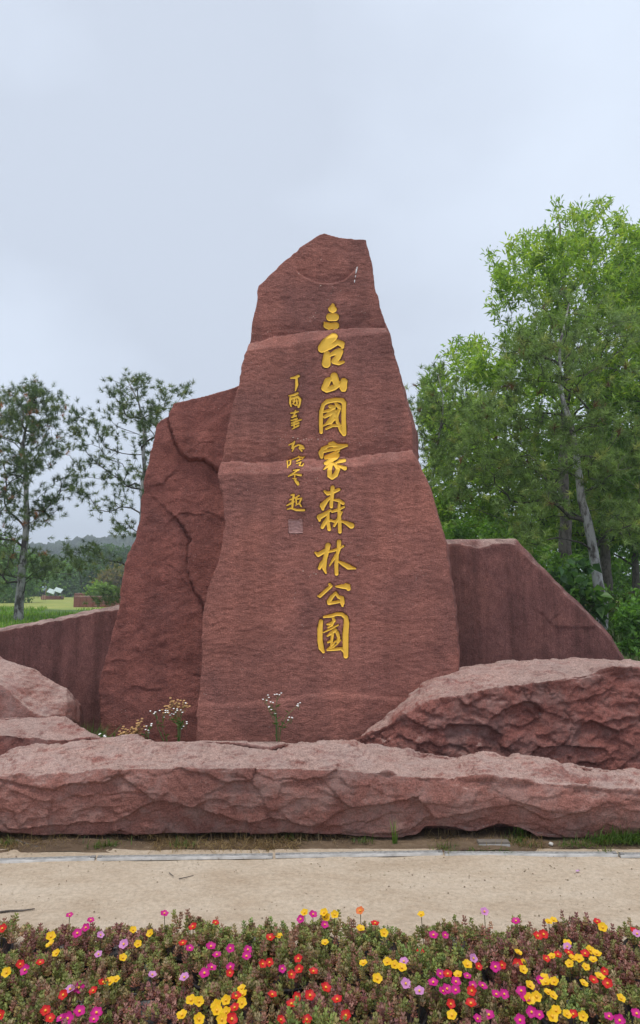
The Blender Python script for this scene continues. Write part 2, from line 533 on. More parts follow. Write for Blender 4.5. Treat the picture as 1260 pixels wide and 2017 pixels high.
def chips(P, sc, seed, tilt=(0.3, 0.3, 0.3), bias=(0, 0, 0), off=0.25, curv=0.15, warp=0.12, wsc=3.0):
    """hewn stone: every chip is one tilted, slightly hollow plane that breaks off sharply at its edge"""
    Q = P + warp * 0.3 * np.stack([fbm(P, wsc, 3, seed + 40), fbm(P, wsc, 3, seed + 50), fbm(P, wsc, 3, seed + 60)], -1)
    Q = Q * np.asarray(sc)
    I = np.floor(Q).astype(np.int64)
    F1 = np.full(P.shape[:-1], 9.0); H = np.zeros_like(F1)
    for dx in (-1, 0, 1):
        for dy in (-1, 0, 1):
            for dz in (-1, 0, 1):
                c = [I[..., 0] + dx, I[..., 1] + dy, I[..., 2] + dz]
                d = [Q[..., k] - c[k] - _h(c[0], c[1], c[2], seed + k) for k in range(3)]
                r2 = d[0] ** 2 + d[1] ** 2 + d[2] ** 2
                t = [(_h(c[0], c[1], c[2], seed + 5 + k) - 0.5) * 2 * tilt[k] + bias[k] for k in range(3)]
                h = (_h(c[0], c[1], c[2], seed + 9) - 0.5) * off + curv * r2 + t[0] * d[0] + t[1] * d[1] + t[2] * d[2]
                m = r2 < F1
                H = np.where(m, h, H); F1 = np.where(m, r2, F1)
    return H
def flakes(P, sc, seed, k=5.0, soft=0.16):
    """split sandstone: flat plates that end in small crisp steps"""
    n = (fbm(P, sc, 4, seed, 0.55) + 1.0) * k
    f = np.floor(n)
    return (f + sstep(0.5 - soft, 0.5 + soft, n - f)) / k - 1.0
def finish_stone(name, P, F, mat, origin, label, sharp=None):
    me = mesh_np(name, P - np.asarray(origin), F)
    smooth(me)
    return tag(link(name, me, mat, loc=origin), label, 'stone')
def zline(pts, Y, k):
    """photo polyline -> height as a function of x on a face"""
    W = np.array([at(x, y, Y, k) for x, y in pts])
    return lambda x: np.interp(x, W[:, 0], W[:, 2])

# ---- main inscribed stone
MY, MK = 6.0, 0.05
mon_px = [(386, 1560), (388, 1455), (392, 1380), (399, 1300), (401, 1210), (411, 1165), (432, 1110), (443, 1060), (446, 1030), (441, 985),
          (430, 936), (447, 850), (465, 770), (487, 680), (497, 620), (508, 558), (556, 511), (598, 476), (640, 452), (662, 459), (684, 463), (722, 466),
          (730, 500), (734, 512), (740, 560), (763, 640), (784, 730), (812, 830), (816, 900), (843, 960), (861, 1020), (878, 1080), (883, 1130),
          (896, 1200), (901, 1330), (905, 1560)]
jp = jag(mon_px, 9, 1.5, 3)
front = [at(x, y, MY, MK) for x, y in jp]
cxm = 0.15
back = []
for (x, y), p in zip(jp, front):
    grow = 0.115 if p[0] > cxm else -0.02
    q = p.copy(); q[1] += 0.50; q[0] += grow * (1 if p[0] > cxm else -1) * (0.25 + 0.75 * min(1, max(0, (y - 460) / 300)))
    if p[2] > 4.2: q[2] -= 0.06
    back.append(q)
V, F = prism(front, back)
monP, monN, monF = remesh(V, F, 0.0095)
l1t = zline([(487, 672), (560, 655), (640, 645), (700, 640), (768, 641)], MY, MK)
l1b = zline([(487, 691), (560, 682), (640, 668), (700, 660), (768, 654)], MY, MK)
l2t = zline([(430, 909), (500, 911), (600, 906), (700, 899), (822, 884)], MY, MK)
l2b = zline([(430, 938), (500, 936), (600, 931), (700, 921), (824, 904)], MY, MK)
scoop = np.array([at(x, y, MY, MK) for x, y in [(572, 515), (588, 532), (620, 549), (655, 553), (680, 543), (703, 521), (715, 510)]])
l3 = zline([(395, 1384), (480, 1386), (560, 1375), (660, 1362), (740, 1370), (905, 1390)], MY, MK)
def mon_D(x, z, grain=True):
    """relief of the inscribed face: + is away from the viewer"""
    P3 = np.stack([x, 0 * x, z], -1)
    wob = 0.008 * fbm(P3, 7.0, 4, 77)
    zz = z + wob
    d = 0.0 * x
    d += 0.062 * np.clip((zz - l1b(x)) / (l1t(x) - l1b(x)), 0, 1)
    d += 0.070 * np.clip((zz - l2b(x)) / (l2t(x) - l2b(x)), 0, 1)
    for lt in (l1t, l2t):                       # hollow just above each ledge
        u = (zz - lt(x))
        d += 0.030 * np.exp(-np.clip(u, 0, 9) / 0.13) * (u > 0)
    sz = np.interp(x, scoop[:, 0], scoop[:, 2], left=9, right=9)
    u = zz - sz                                   # spalled crescent near the top
    inside = (x > scoop[0, 0]) & (x < scoop[-1, 0])
    xe = sstep(0, 0.12, x - scoop[0, 0]) * sstep(0, 0.12, scoop[-1, 0] - x)
    d += np.where(inside & (u > -0.012), 0.030 * xe * sstep(-0.012, 0.014, u) * np.exp(-np.clip(u, 0, 9) / 0.10), 0) 
    d -= np.where(inside & (u <= 0), 0.010 * xe * np.exp(np.clip(u, -9, 0) / 0.10), 0)
    d += 0.012 * sstep(-0.02, 0.02, zz - l3(x)) - 0.012
    d += 0.020 * fbm(P3, (1.3, 1, 1.1), 3, 11)
    if grain:
        d += 0.0035 * fbm(P3, (5, 1, 8), 3, 23) + 0.0025 * fbm(P3, (20, 1, 44), 3, 31)
    return d - 0.07

# ---- carved characters: strokes as (x, y, half-width), traced in three enlarged views of the photograph
def view(ox, oy, s, strokes):
    return [[(ox + x / s, oy + y / s, r / s) for x, y, r in st] for st in strokes]
A_ = lambda st: view(540, 580, 6.3, st)
B_ = lambda st: view(540, 840, 6.3, st)
C_ = lambda st: view(560, 1040, 7.0, st)
BIG = [
 A_([[(728, 96, 18), (725, 138, 54)], [(690, 248, 45), (758, 245, 45)], [(622, 312, 8), (648, 345, 36), (700, 360, 42), (768, 345, 37)]]),
 A_([[(735, 515, 50), (640, 610, 58), (592, 668, 50)], [(592, 672, 50), (690, 650, 32), (790, 590, 30), (835, 612, 36), (848, 650, 18)],
     [(655, 745, 40), (645, 855, 54)], [(690, 755, 18), (770, 712, 32), (815, 705, 40), (790, 775, 36), (745, 828, 36), (800, 852, 24), (858, 836, 14)]]),
 A_([[(742, 1012, 42), (765, 1080, 42), (780, 1122, 34)], [(662, 1072, 40), (622, 1160, 38), (650, 1184, 30), (740, 1152, 35), (800, 1118, 26)],
     [(672, 1052, 24), (740, 1048, 26)], [(862, 1075, 38), (856, 1150, 46)], [(828, 1095, 18), (850, 1178, 26)], [(882, 1075, 24), (866, 1178, 26)]]),
 A_([[(608, 1362, 20), (582, 1450, 23), (578, 1600, 23), (582, 1700, 21)], [(608, 1362, 20), (655, 1325, 26), (760, 1305, 25), (842, 1312, 28), (865, 1350, 26)],
     [(865, 1340, 26), (860, 1500, 26), (866, 1722, 27)], [(866, 1728, 25), (826, 1682, 20), (800, 1622, 16)], [(612, 1450, 13), (690, 1432, 19), (742, 1395, 22), (690, 1384, 18)],
     [(625, 1515, 17), (700, 1470, 27), (758, 1442, 18)], [(762, 1348, 14), (800, 1388, 24), (815, 1412, 13)], [(750, 1480, 28), (700, 1550, 26), (640, 1605, 14), (605, 1625, 7)],
     [(802, 1430, 18), (772, 1510, 22), (782, 1580, 18), (812, 1622, 18)], [(645, 1660, 13), (720, 1622, 17), (795, 1622, 16)], [(650, 1598, 12), (700, 1588, 18), (745, 1535, 20)]]),
 B_([[(688, 204, 15), (730, 205, 25), (766, 216, 13)], [(660, 240, 16), (602, 272, 24), (582, 320, 32), (587, 368, 20)], [(672, 235, 14), (760, 228, 18), (830, 232, 18), (900, 230, 15)],
     [(605, 302, 18), (700, 282, 16), (800, 260, 22), (895, 228, 16)], [(645, 378, 26), (740, 328, 20), (802, 290, 14)], [(642, 385, 20), (722, 365, 26), (785, 342, 24)],
     [(640, 460, 25), (690, 430, 27), (760, 380, 32), (790, 352, 20)], [(702, 472, 24), (684, 560, 26), (684, 620, 28), (715, 645, 26), (760, 612, 28), (790, 540, 24), (760, 490, 22)],
     [(700, 470, 18), (650, 510, 15), (615, 545, 5)], [(770, 455, 12), (820, 435, 25), (866, 425, 23)], [(800, 495, 12), (840, 518, 20), (870, 530, 27)], [(660, 450, 25), (740, 472, 20)]]),
 B_([[(722, 768, 22), (716, 850, 23), (706, 960, 21), (706, 1005, 19)], [(624, 815, 12), (660, 845, 21), (740, 820, 21), (797, 795, 17)], [(692, 888, 11), (640, 942, 23), (600, 990, 34), (602, 1035, 16)],
     [(740, 922, 11), (800, 930, 19), (852, 965, 17)], [(690, 1050, 13), (622, 1100, 26), (560, 1132, 31), (562, 1172, 14)], [(668, 1080, 14), (662, 1180, 21), (680, 1282, 21)],
     [(650, 1152, 14), (620, 1210, 23), (596, 1255, 21)], [(662, 1166, 14), (740, 1186, 13), (792, 1172, 13)], [(716, 1066, 13), (780, 1045, 17), (862, 1008, 11)],
     [(802, 960, 13), (800, 1050, 19), (806, 1150, 21), (811, 1312, 21)], [(830, 1072, 13), (800, 1132, 15), (742, 1240, 14)], [(825, 1180, 9), (890, 1206, 21), (952, 1240, 34)]]),
 C_([[(600, 245, 33), (586, 320, 29), (560, 420, 29), (546, 555, 26), (572, 622, 9)], [(424, 342, 10), (468, 372, 28), (532, 335, 27), (600, 290, 23)], [(560, 430, 20), (510, 500, 27), (482, 556, 19)],
     [(600, 330, 16), (680, 315, 15), (740, 290, 17), (806, 254, 13)], [(750, 195, 27), (748, 280, 26), (725, 370, 20), (712, 500, 25), (716, 632, 24)], [(710, 372, 15), (670, 440, 15), (620, 522, 7)],
     [(735, 460, 9), (800, 495, 25), (880, 540, 34), (972, 560, 9)]]),
 C_([[(622, 775, 16), (642, 800, 18), (562, 870, 21), (490, 936, 21)], [(460, 935, 7), (490, 940, 16)], [(708, 805, 9), (790, 805, 27), (870, 812, 32), (878, 836, 28)], [(840, 778, 15), (886, 790, 14)],
     [(705, 892, 15), (650, 950, 25), (612, 1010, 26), (610, 1034, 21)], [(612, 1035, 21), (690, 1022, 20), (750, 1012, 18)], [(702, 892, 15), (742, 948, 20), (790, 965, 27), (795, 1030, 29), (797, 1070, 13)]]),
 C_([[(505, 1280, 25), (490, 1380, 33), (490, 1540, 33), (506, 1640, 35), (536, 1696, 18)], [(545, 1220, 13), (640, 1206, 21), (720, 1182, 21), (790, 1186, 23), (840, 1225, 25)],
     [(842, 1225, 27), (852, 1300, 35), (838, 1450, 38), (838, 1620, 37), (842, 1752, 31)], [(670, 1240, 18), (686, 1275, 17), (640, 1312, 19), (590, 1322, 11)], [(736, 1330, 9), (640, 1382, 11), (540, 1430, 7)],
     [(682, 1260, 18), (652, 1332, 15), (600, 1366, 9)], [(700, 1400, 21), (640, 1442, 22), (590, 1480, 9)], [(722, 1430, 22), (745, 1500, 19), (728, 1562, 16)], [(660, 1460, 19), (650, 1540, 16), (598, 1566, 12)],
     [(652, 1500, 16), (644, 1622, 14)], [(770, 1535, 7), (722, 1590, 9), (642, 1645, 13)], [(700, 1550, 10), (642, 1620, 13), (590, 1665, 11)], [(590, 1672, 11), (680, 1662, 20), (780, 1652, 18), (830, 1702, 20)]]),
]
SMALL = [
 A_([[(205, 1038, 8), (250, 1030, 14), (300, 1010, 16)], [(275, 1035, 14), (278, 1120, 18), (262, 1190, 7)]]),
 A_([[(180, 1255, 6), (240, 1245, 13), (290, 1222, 12)], [(200, 1275, 13), (195, 1340, 13), (208, 1385, 8)], [(215, 1290, 12), (290, 1265, 15), (320, 1300, 15), (315, 1350, 12), (300, 1390, 13)],
     [(250, 1275, 9), (245, 1330, 10), (232, 1350, 7)], [(275, 1300, 10), (282, 1350, 10), (260, 1372, 8)], [(225, 1318, 6), (295, 1318, 7)], [(225, 1352, 6), (290, 1375, 7)]]),
 A_([[(205, 1470, 7), (250, 1462, 12), (295, 1448, 8)], [(262, 1435, 8), (250, 1480, 10), (225, 1520, 9)], [(215, 1520, 7), (270, 1500, 11)], [(210, 1560, 7), (280, 1535, 11)],
     [(215, 1592, 9), (270, 1566, 12), (335, 1548, 7)], [(215, 1620, 9), (300, 1588, 12)], [(222, 1665, 6), (300, 1620, 11)], [(250, 1575, 10), (245, 1640, 9)]]),
 B_([[(180, 225, 6), (240, 195, 10)], [(250, 180, 8), (226, 235, 13), (240, 260, 9), (222, 300, 6)], [(215, 262, 9), (300, 220, 9), (330, 230, 12), (312, 260, 12), (340, 295, 10)], [(350, 236, 10), (365, 265, 10)], [(322, 252, 12), (360, 264, 12)]]),
 B_([[(160, 420, 7), (165, 470, 7), (168, 520, 6)], [(180, 420, 8), (203, 408, 8), (200, 470, 9), (180, 490, 7)], [(220, 402, 6), (300, 370, 7), (360, 375, 6)], [(305, 360, 6), (320, 400, 7), (282, 430, 7)],
     [(280, 425, 9), (340, 400, 7), (370, 365, 5)], [(275, 462, 6), (330, 445, 7)], [(330, 440, 7), (312, 490, 7), (350, 495, 7), (362, 465, 5)]]),
 B_([[(240, 555, 6), (310, 545, 8)], [(310, 550, 6), (240, 590, 8), (180, 632, 6)], [(190, 625, 6), (250, 605, 7), (285, 608, 9)], [(262, 600, 6), (255, 640, 6)], [(285, 610, 11), (330, 616, 14)], [(235, 658, 7), (275, 662, 8)], [(262, 682, 12), (290, 712, 20), (298, 728, 15)]]),
 B_([[(212, 862, 8), (245, 856, 11), (232, 930, 14), (228, 1008, 11)], [(195, 920, 7), (260, 892, 9)], [(160, 990, 7), (210, 962, 11), (250, 942, 9)], [(272, 890, 9), (310, 866, 8)], [(272, 905, 9), (276, 962, 9)],
     [(290, 908, 9), (340, 900, 9), (316, 950, 10)], [(270, 985, 7), (312, 962, 9), (336, 1000, 7)], [(165, 1035, 7), (210, 1022, 9), (280, 1045, 13), (370, 1045, 13)]]),
]
def sdf_strokes(X, Y, strokes, grow):
    D = np.full(X.shape, 99.0)
    for st in strokes:
        for (x0, y0, r0), (x1, y1, r1) in zip(st[:-1], st[1:]):
            dx, dy = x1 - x0, y1 - y0
            t = np.clip(((X - x0) * dx + (Y - y0) * dy) / (dx * dx + dy * dy + 1e-9), 0, 1)
            D = np.minimum(D, np.hypot(X - x0 - t * dx, Y - y0 - t * dy) - (r0 + (r1 - r0) * t) - grow)
    return D
def face_xz(PX, PY):
    x, y = (PX - CX) / FPX, (CY - PY) / FPX
    dy, dz = CP - y * SP, SP + y * CP
    t = (MY + MK * CAMZ) / (dy - MK * dz)
    return t * x, CAMZ + t * dz
carve = []
def glyph_mesh(strokes, step, dmax, grow):
    a = np.array([p for st in strokes for p in st])
    x0, x1, y0, y1 = a[:, 0].min() - 11, a[:, 0].max() + 11, a[:, 1].min() - 11, a[:, 1].max() + 11
    xs, ys = np.arange(x0, x1, step), np.arange(y0, y1, step)
    X, Y = np.meshgrid(xs, ys)
    D = sdf_strokes(X, Y, strokes, grow)
    D = D + 0.15 * fbm(np.stack([X, Y, 0 * X], -1), 0.5, 2, 5)
    carve.append((x0, x1, y0, y1, step, D))
    gy, gx = np.gradient(D, step)
    g = np.hypot(gx, gy) + 1e-6
    out = D > 0
    mv = np.clip(D, 0, step * 1.5)
    PX = np.where(out, X - gx / g * mv, X); PY = np.where(out, Y - gy / g * mv, Y)
    fx, fz = face_xz(PX, PY)
    dep = np.clip(-D, 0, 99) * (6.0 / FPX)
    dep = dmax * sstep(0.0, 1.0, dep / (dmax * 1.1))
    fy = MY + MK * fz + mon_D(fx, fz, False) - 0.007 + dep
    V = np.stack([fx, fy, fz], -1).reshape(-1, 3)
    ny, nx = X.shape
    i = np.arange(ny - 1)[:, None] * nx + np.arange(nx - 1)[None, :]
    F = np.stack([i, i + nx, i + nx + 1, i + 1], -1).reshape(-1, 4)
    ins = (D <= 0).reshape(-1)
    F = F[ins[F].any(1)]
    used = np.unique(F)
    mp = np.zeros(len(V), np.int64); mp[used] = np.arange(len(used))
    return V[used], mp[F]
base = np.array((0.0, 6.0, 0.20))
gl = [(glyph_mesh(s, 0.5, 0.008, 0.32), 'large') for s in BIG] + [(glyph_mesh(s, 0.30, 0.003, 0.15), 'small') for s in SMALL]

# relief of the main stone, opened where the characters are cut
wf = sstep(0.55, 0.85, -monN[:, 1])
px, py = project(np.stack([monP[:, 0], MY + MK * monP[:, 2], monP[:, 2]], -1))
cut = np.zeros(len(monP))
for x0, x1, y0, y1, step, D in carve:
    m = (px > x0) & (px < x1 - step) & (py > y0) & (py < y1 - step) & (wf > 0.5)
    s = D[((py[m] - y0) / step).astype(int), ((px[m] - x0) / step).astype(int)]
    cut[m] = np.maximum(cut[m], np.where(s < 0.1, 0.035, 0.0))
sx0, sx1, sy0, sy1 = 568.5, 596.0, 1024.0, 1051.5
m = (px > sx0 + 1) & (px < sx1 - 1) & (py > sy0 + 1) & (py < sy1 - 1) & (wf > 0.5)
cut[m] = 0.03
D = mon_D(monP[:, 0], monP[:, 2])
P = monP.copy()
wd = np.maximum(wf, 1 - sstep(0.03, 0.42, monP[:, 1] - (MY + MK * monP[:, 2])))
P[:, 1] += wd * mon_D(monP[:, 0], monP[:, 2], False) + wf * (D - mon_D(monP[:, 0], monP[:, 2], False) + cut)
ws = 1 - wf
chip = facets(monP, (6, 6, 4), 91)
P += monN * (ws * (0.008 * fbm(monP, 3.0, 3, 55) + 0.020 * chip - 0.010))[:, None]
monument = finish_stone('inscribed_stone', P, monF, M['mon'], base,
    'tall tapering red stone slab with a column of gold carved characters')
monument['category'] = 'monument'
for (V, Fq), kind in gl:
    me = mesh_np('character', V - base, Fq); smooth(me)
    o = link('carved_character', me, M['gold'], monument)
    o['label'] = kind + ' gold painted carved character'
# carved seal: a pale dressed square with thin incised lines
def seal():
    n = 46
    U, W = np.meshgrid(np.linspace(0, 1, n), np.linspace(0, 1, n))
    PX = sx0 + (sx1 - sx0) * U + (W - 0.5) * 1.2; PY = sy0 + (sy1 - sy0) * W - U * 0.8
    fx, fz = face_xz(PX, PY)
    edge = np.minimum(np.minimum(U, 1 - U), np.minimum(W, 1 - W))
    lines = np.sin(W * 62 + 2 * np.sin(U * 9)) * 0.0038 + 0.002 * fbm(np.stack([U, W, 0 * U], -1), (6, 22, 1), 2, 8)
    fy = MY + MK * fz + mon_D(fx, fz) - 0.002 + 0.010 * sstep(0.02, 0.06, edge) + lines
    V = np.stack([fx, fy, fz], -1).reshape(-1, 3)
    i = np.arange(n - 1)[:, None] * n + np.arange(n - 1)[None, :]
    me = mesh_np('seal', V - base, np.stack([i, i + n, i + n + 1, i + 1], -1).reshape(-1, 4))
    link('carved_seal', me, plain('dressed_stone', (0.50, 0.29, 0.26), 0.85, var=0.12, scale=60), monument)['label'] = 'pale square carved seal with thin lines'
seal()
def streak():
    mb = MB()
    for (xa, ya, xb, yb, w) in [(704, 519, 701, 533, 1.3), (701, 536, 700, 541, 0.8), (699, 545, 698.5, 551, 0.9)]:
        q = []
        for t in np.linspace(0, 1, 6):
            ww = w * (0.5 + 0.5 * math.sin(math.pi * (t * 0.9 + 0.1)))
            for sgn in (-1, 1):
                fx, fz = face_xz(np.array([xa + (xb - xa) * t + sgn * ww]), np.array([ya + (yb - ya) * t]))
                q.append((fx[0], (MY + MK * fz + mon_D(fx, fz))[0] - 0.004, fz[0]))
        mb.add(q, [(2 * k, 2 * k + 2, 2 * k + 3, 2 * k + 1) for k in range(5)])
    mb.build('white_streak', plain('lime_deposit', (0.7, 0.68, 0.66), 0.8), monument, origin=base)
streak()
def lichen():
    r = random.Random(4); mb = MB()
    pts = [(552, 864, 1.2), (557, 865, 1.0), (577, 861, 1.6), (586, 863, 1.6), (592, 868, 1.3), (598, 865, 1.4), (603, 863, 1.5), (608, 866, 1.5), (613, 864, 1.2), (626, 864, 1.5), (632, 866, 1.0), (638, 864, 1.4), (644, 866, 1.4), (652, 865, 1.1),
           (708, 872, 1.2), (711, 876, 1.0), (621, 946, 1.0), (625, 944, 1.2), (628, 949, 0.9), (603, 953, 0.9), (597, 1125, 1.4), (622, 1131, 1.5), (618, 1129, 1.0), (610, 1136, 1.1), (612, 1133, 0.9), (582, 1168, 0.9), (580, 1178, 1.1),
           (595, 1230, 1.1), (598, 1233, 0.8), (637, 1293, 1.2), (673, 1293, 0.8), (621, 611, 1.1), (617, 618, 1.3), (620, 622, 1.0), (614, 621, 0.9), (526, 648, 1.2), (531, 646, 0.9), (496, 651, 1.3), (551, 641, 0.8), (587, 673, 0.9), (590, 676, 0.8),
           (593, 683, 0.7), (655, 722, 1.1), (654, 717, 0.8), (637, 781, 0.9), (652, 777, 0.9), (593, 760, 0.9), (708, 612, 0.7), (741, 626, 0.7), (706, 578, 0.8), (631, 557, 2.0), (588, 534, 1.4), (632, 505, 1.2), (646, 513, 0.9), (630, 1035, 1.0), (615, 1036, 0.9), (717, 730, 0.7),
           (550, 748, 0.7), (519, 852, 0.7), (470, 965, 0.8), (489, 968, 0.7), (762, 878, 0.8), (775, 990, 0.7), (690, 1070, 0.7), (735, 1060, 0.8)]
    for x, y, s in pts:
        q = []
        m = 7
        for k in range(m):
            t = 2 * math.pi * k / m; rr = s * 0.8 * r.uniform(0.6, 1.2)
            q.append((x + rr * math.cos(t), y + rr * 0.8 * math.sin(t)))
        V = []
        for (u, v), lift in [((x, y), 0.010)] + [(p, 0.006) for p in q]:
            fx, fz = face_xz(np.array([u]), np.array([v]))
            V.append((fx[0], (MY + MK * fz + mon_D(fx, fz))[0] - lift, fz[0]))
        mb.add(V, [(0, 1 + k, 1 + (k + 1) % m) for k in range(m)])
    o = mb.build('lichen_spots', plain('pale_lichen', (0.72, 0.60, 0.50), 0.9, var=0.3, scale=40), monument, origin=base)
    tag(o, kind='stuff')
lichen()

# ---- left slab with cracks
LY, LK = 6.66, 0.05
l_px = [(205, 1560), (196, 1400), (193, 1362), (201, 1318), (218, 1260), (235, 1190), (245, 1120), (252, 1092), (268, 1058), (276, 1020), (283, 950),
        (300, 872), (309, 836), (318, 826), (333, 818), (343, 796), (380, 786), (420, 775), (470, 760), (520, 752), (530, 1560)]
jl = jag(l_px, 9, 1.5, 5)
fr = [at(x, y, LY, LK) for x, y in jl]
bk = []
for p in fr:
    q = p.copy(); q[1] += 0.5
    q[0] += -0.03 if q[0] < -1.0 else 0
    q[2] += 0.03 if q[2] > 2.5 else 0
    bk.append(q)
V, F = prism(fr, bk)
P0, N0, F0 = remesh(V, F, 0.0115)
def px_of(P, Y, k):
    return project(np.stack([P[:, 0], Y + k * P[:, 2], P[:, 2]], -1))
def sdist(px, py, line):
    """signed distance to an open polyline: + on its right-hand side when walking along it"""
    best = np.full(px.shape, 1e9); sg = np.zeros(px.shape)
    for (x0, y0), (x1, y1) in zip(line[:-1], line[1:]):
        dx, dy = x1 - x0, y1 - y0
        t = np.clip(((px - x0) * dx + (py - y0) * dy) / (dx * dx + dy * dy), 0, 1)
        d = np.hypot(px - x0 - t * dx, py - y0 - t * dy)
        c = (dx * (py - y0) - dy * (px - x0))
        m = d < best
        best = np.where(m, d, best); sg = np.where(m, np.sign(c), sg)
    return best * sg, best
px, py = px_of(P0, LY, LK)
wpx = px + 5 * fbm(P0, 5.0, 4, 3, 0.6); wpy = py + 5 * fbm(P0, 5.0, 4, 4, 0.6)
wf = sstep(0.55, 0.85, -N0[:, 1])
D = 0.020 * fbm(P0, (1.6, 1, 1.3), 3, 61) + 0.005 * fbm(P0, (9, 1, 12), 3, 63) + 0.012 * flakes(P0, (2.2, 1, 2.6), 64, 4)
s1, b1 = sdist(wpx, wpy, [(330, 812), (340, 850), (352, 888), (372, 906), (398, 904), (412, 916), (432, 940), (470, 950)])
D += -0.060 * sstep(-1.2, 1.2, -s1) * np.exp(-b1 / 70.0) + 0.034 * np.exp(-(b1 / 2.4) ** 2)
s2, b2 = sdist(wpx, wpy, [(350, 1030), (364, 1044), (370, 1062), (371, 1110), (374, 1140), (384, 1168), (398, 1192), (404, 1230)])
D += -0.036 * sstep(-1.2, 1.2, -s2) * np.exp(-b2 / 40.0) + 0.030 * np.exp(-(b2 / 2.2) ** 2)
for ln, a, fall in [([(335, 1028), (352, 1016), (376, 1010), (392, 1014)], 0.020, 12), ([(308, 960), (322, 958), (336, 938)], 0.026, 22), ([(410, 1010), (430, 1018), (446, 1026)], 0.022, 14),
                    ([(340, 1112), (354, 1124), (366, 1146)], 0.018, 12), ([(334, 988), (352, 984), (372, 986)], 0.012, 10), ([(384, 880), (400, 870), (420, 872)], 0.012, 14),
                    ([(268, 1355), (284, 1362), (302, 1360)], 0.02, 14), ([(226, 1300), (246, 1304)], 0.012, 12), ([(384, 1330), (396, 1336)], 0.02, 12)]:
    s_, b_ = sdist(wpx, wpy, ln)
    D += -0.5 * a * sstep(-1.2, 1.2, -s_) * np.exp(-b_ / fall) + a * 0.25 * np.exp(-(b_ / 2.0) ** 2)
P = P0.copy()
P[:, 1] += np.maximum(wf, 0.6 * (1 - sstep(0.02, 0.3, P0[:, 1] - (LY + LK * P0[:, 2])))) * D
P += N0 * ((1 - wf) * (0.008 * fbm(P0, 3.0, 3, 65) + 0.02 * facets(P0, (6, 6, 4), 95) - 0.01))[:, None]
finish_stone('standing_slab', P, F0, M['side'], (-1.45, 6.66, 0.2), 'cracked red slab with a slanted top leaning behind the left edge of the inscribed stone')

# ---- right slab with water streaks
RY, RK = 6.95, 0.03
r_px = [(870, 1074), (905, 1072), (925, 1076), (940, 1081), (955, 1079), (972, 1073), (1014, 1076), (1040, 1100), (1090, 1150), (1150, 1207), (1184, 1238), (1204, 1262), (1226, 1298), (1240, 1330), (1262, 1420), (1270, 1540), (870, 1540)]
jr = jag(r_px, 9, 1.0, 7)
fr = [at(x, y, RY, RK) for x, y in jr]
bk = []
for (x, y), p in zip(jr, fr):
    q = p.copy(); q[1] += 0.10
    if y < 1110: q[2] = at(x, 1062, RY + 0.10, RK)[2] if x < 1030 else q[2] + 0.05
    elif y < 1300: q[2] += 0.03
    q[0] += 0.055 if x > 1030 else 0
    bk.append(q)
bk2 = [q + np.array((0.0, 0.45, 0)) for q in bk]
n = len(fr)
V = fr + bk + bk2
F = [tuple(range(n)), tuple(range(3 * n - 1, 2 * n - 1, -1))]
for i in range(n):
    j = (i + 1) % n
    F += [(i, n + i, n + j, j), (n + i, 2 * n + i, 2 * n + j, n + j)]
P0, N0, F0 = remesh(V, F, 0.013)
wf = sstep(0.6, 0.9, -N0[:, 1])
px, py = px_of(P0, RY, RK)
D = 0.008 * fbm(P0, (1.6, 1, 1.3), 3, 71) + 0.004 * fbm(P0, (12, 1, 9), 3, 73)
for ln, a, fall in [([(1066, 1210), (1080, 1222), (1092, 1235), (1130, 1236), (1160, 1234), (1184, 1230)], 0.016, 20), ([(940, 1082), (955, 1098), (958, 1140)], 0.012, 20), ([(1090, 1224), (1106, 1205), (1112, 1180)], 0.014, 12)]:
    s_, b_ = sdist(px + 4 * fbm(P0, 8., 3, 8), py + 4 * fbm(P0, 8., 3, 9), ln)
    D += -0.5 * a * sstep(-2, 2, -s_) * np.exp(-b_ / fall)
P = P0.copy()
P[:, 1] += wf * D
P += N0 * ((1 - wf) * (0.008 * fbm(P0, 4.0, 3, 75) + 0.010 * facets(P0, (7, 7, 6), 97) - 0.005))[:, None]
finish_stone('standing_slab', P, F0, M['dark'], (1.95, 7.0, 0.2), 'dark streaked red slab with a sloping right edge behind the big boulder')

# ---- long low slab at the far left
WY, WK = 7.05, 0.02
w_px = [(-190, 1286), (-90, 1262), (0, 1243), (60, 1233), (130, 1217), (190, 1206), (240, 1198), (300, 1190), (300, 1540), (-190, 1540)]
jw = jag(w_px, 10, 1.6, 9)
fr = [at(x, y, WY, WK) for x, y in jw]
bk = [p + np.array((0, 0.42, 0.045)) for p in fr]
V, F = prism(fr, bk)
P0, N0, F0 = remesh(V, F, 0.015)
wf = sstep(0.6, 0.9, -N0[:, 1])
P = P0.copy()
P[:, 1] += wf * (0.010 * fbm(P0, (1.6, 1, 1.3), 3, 81) + 0.003 * fbm(P0, (12, 1, 9), 3, 83))
P += N0 * ((1 - wf) * (0.012 * fbm(P0, 4.0, 3, 85) + 0.022 * facets(P0, (5, 5, 5), 87) - 0.012))[:, None]
finish_stone('low_slab', P, F0, M['dark'], (-2.6, 7.2, 0.2), 'long low dark red slab rising to the right below the pines at the far left')

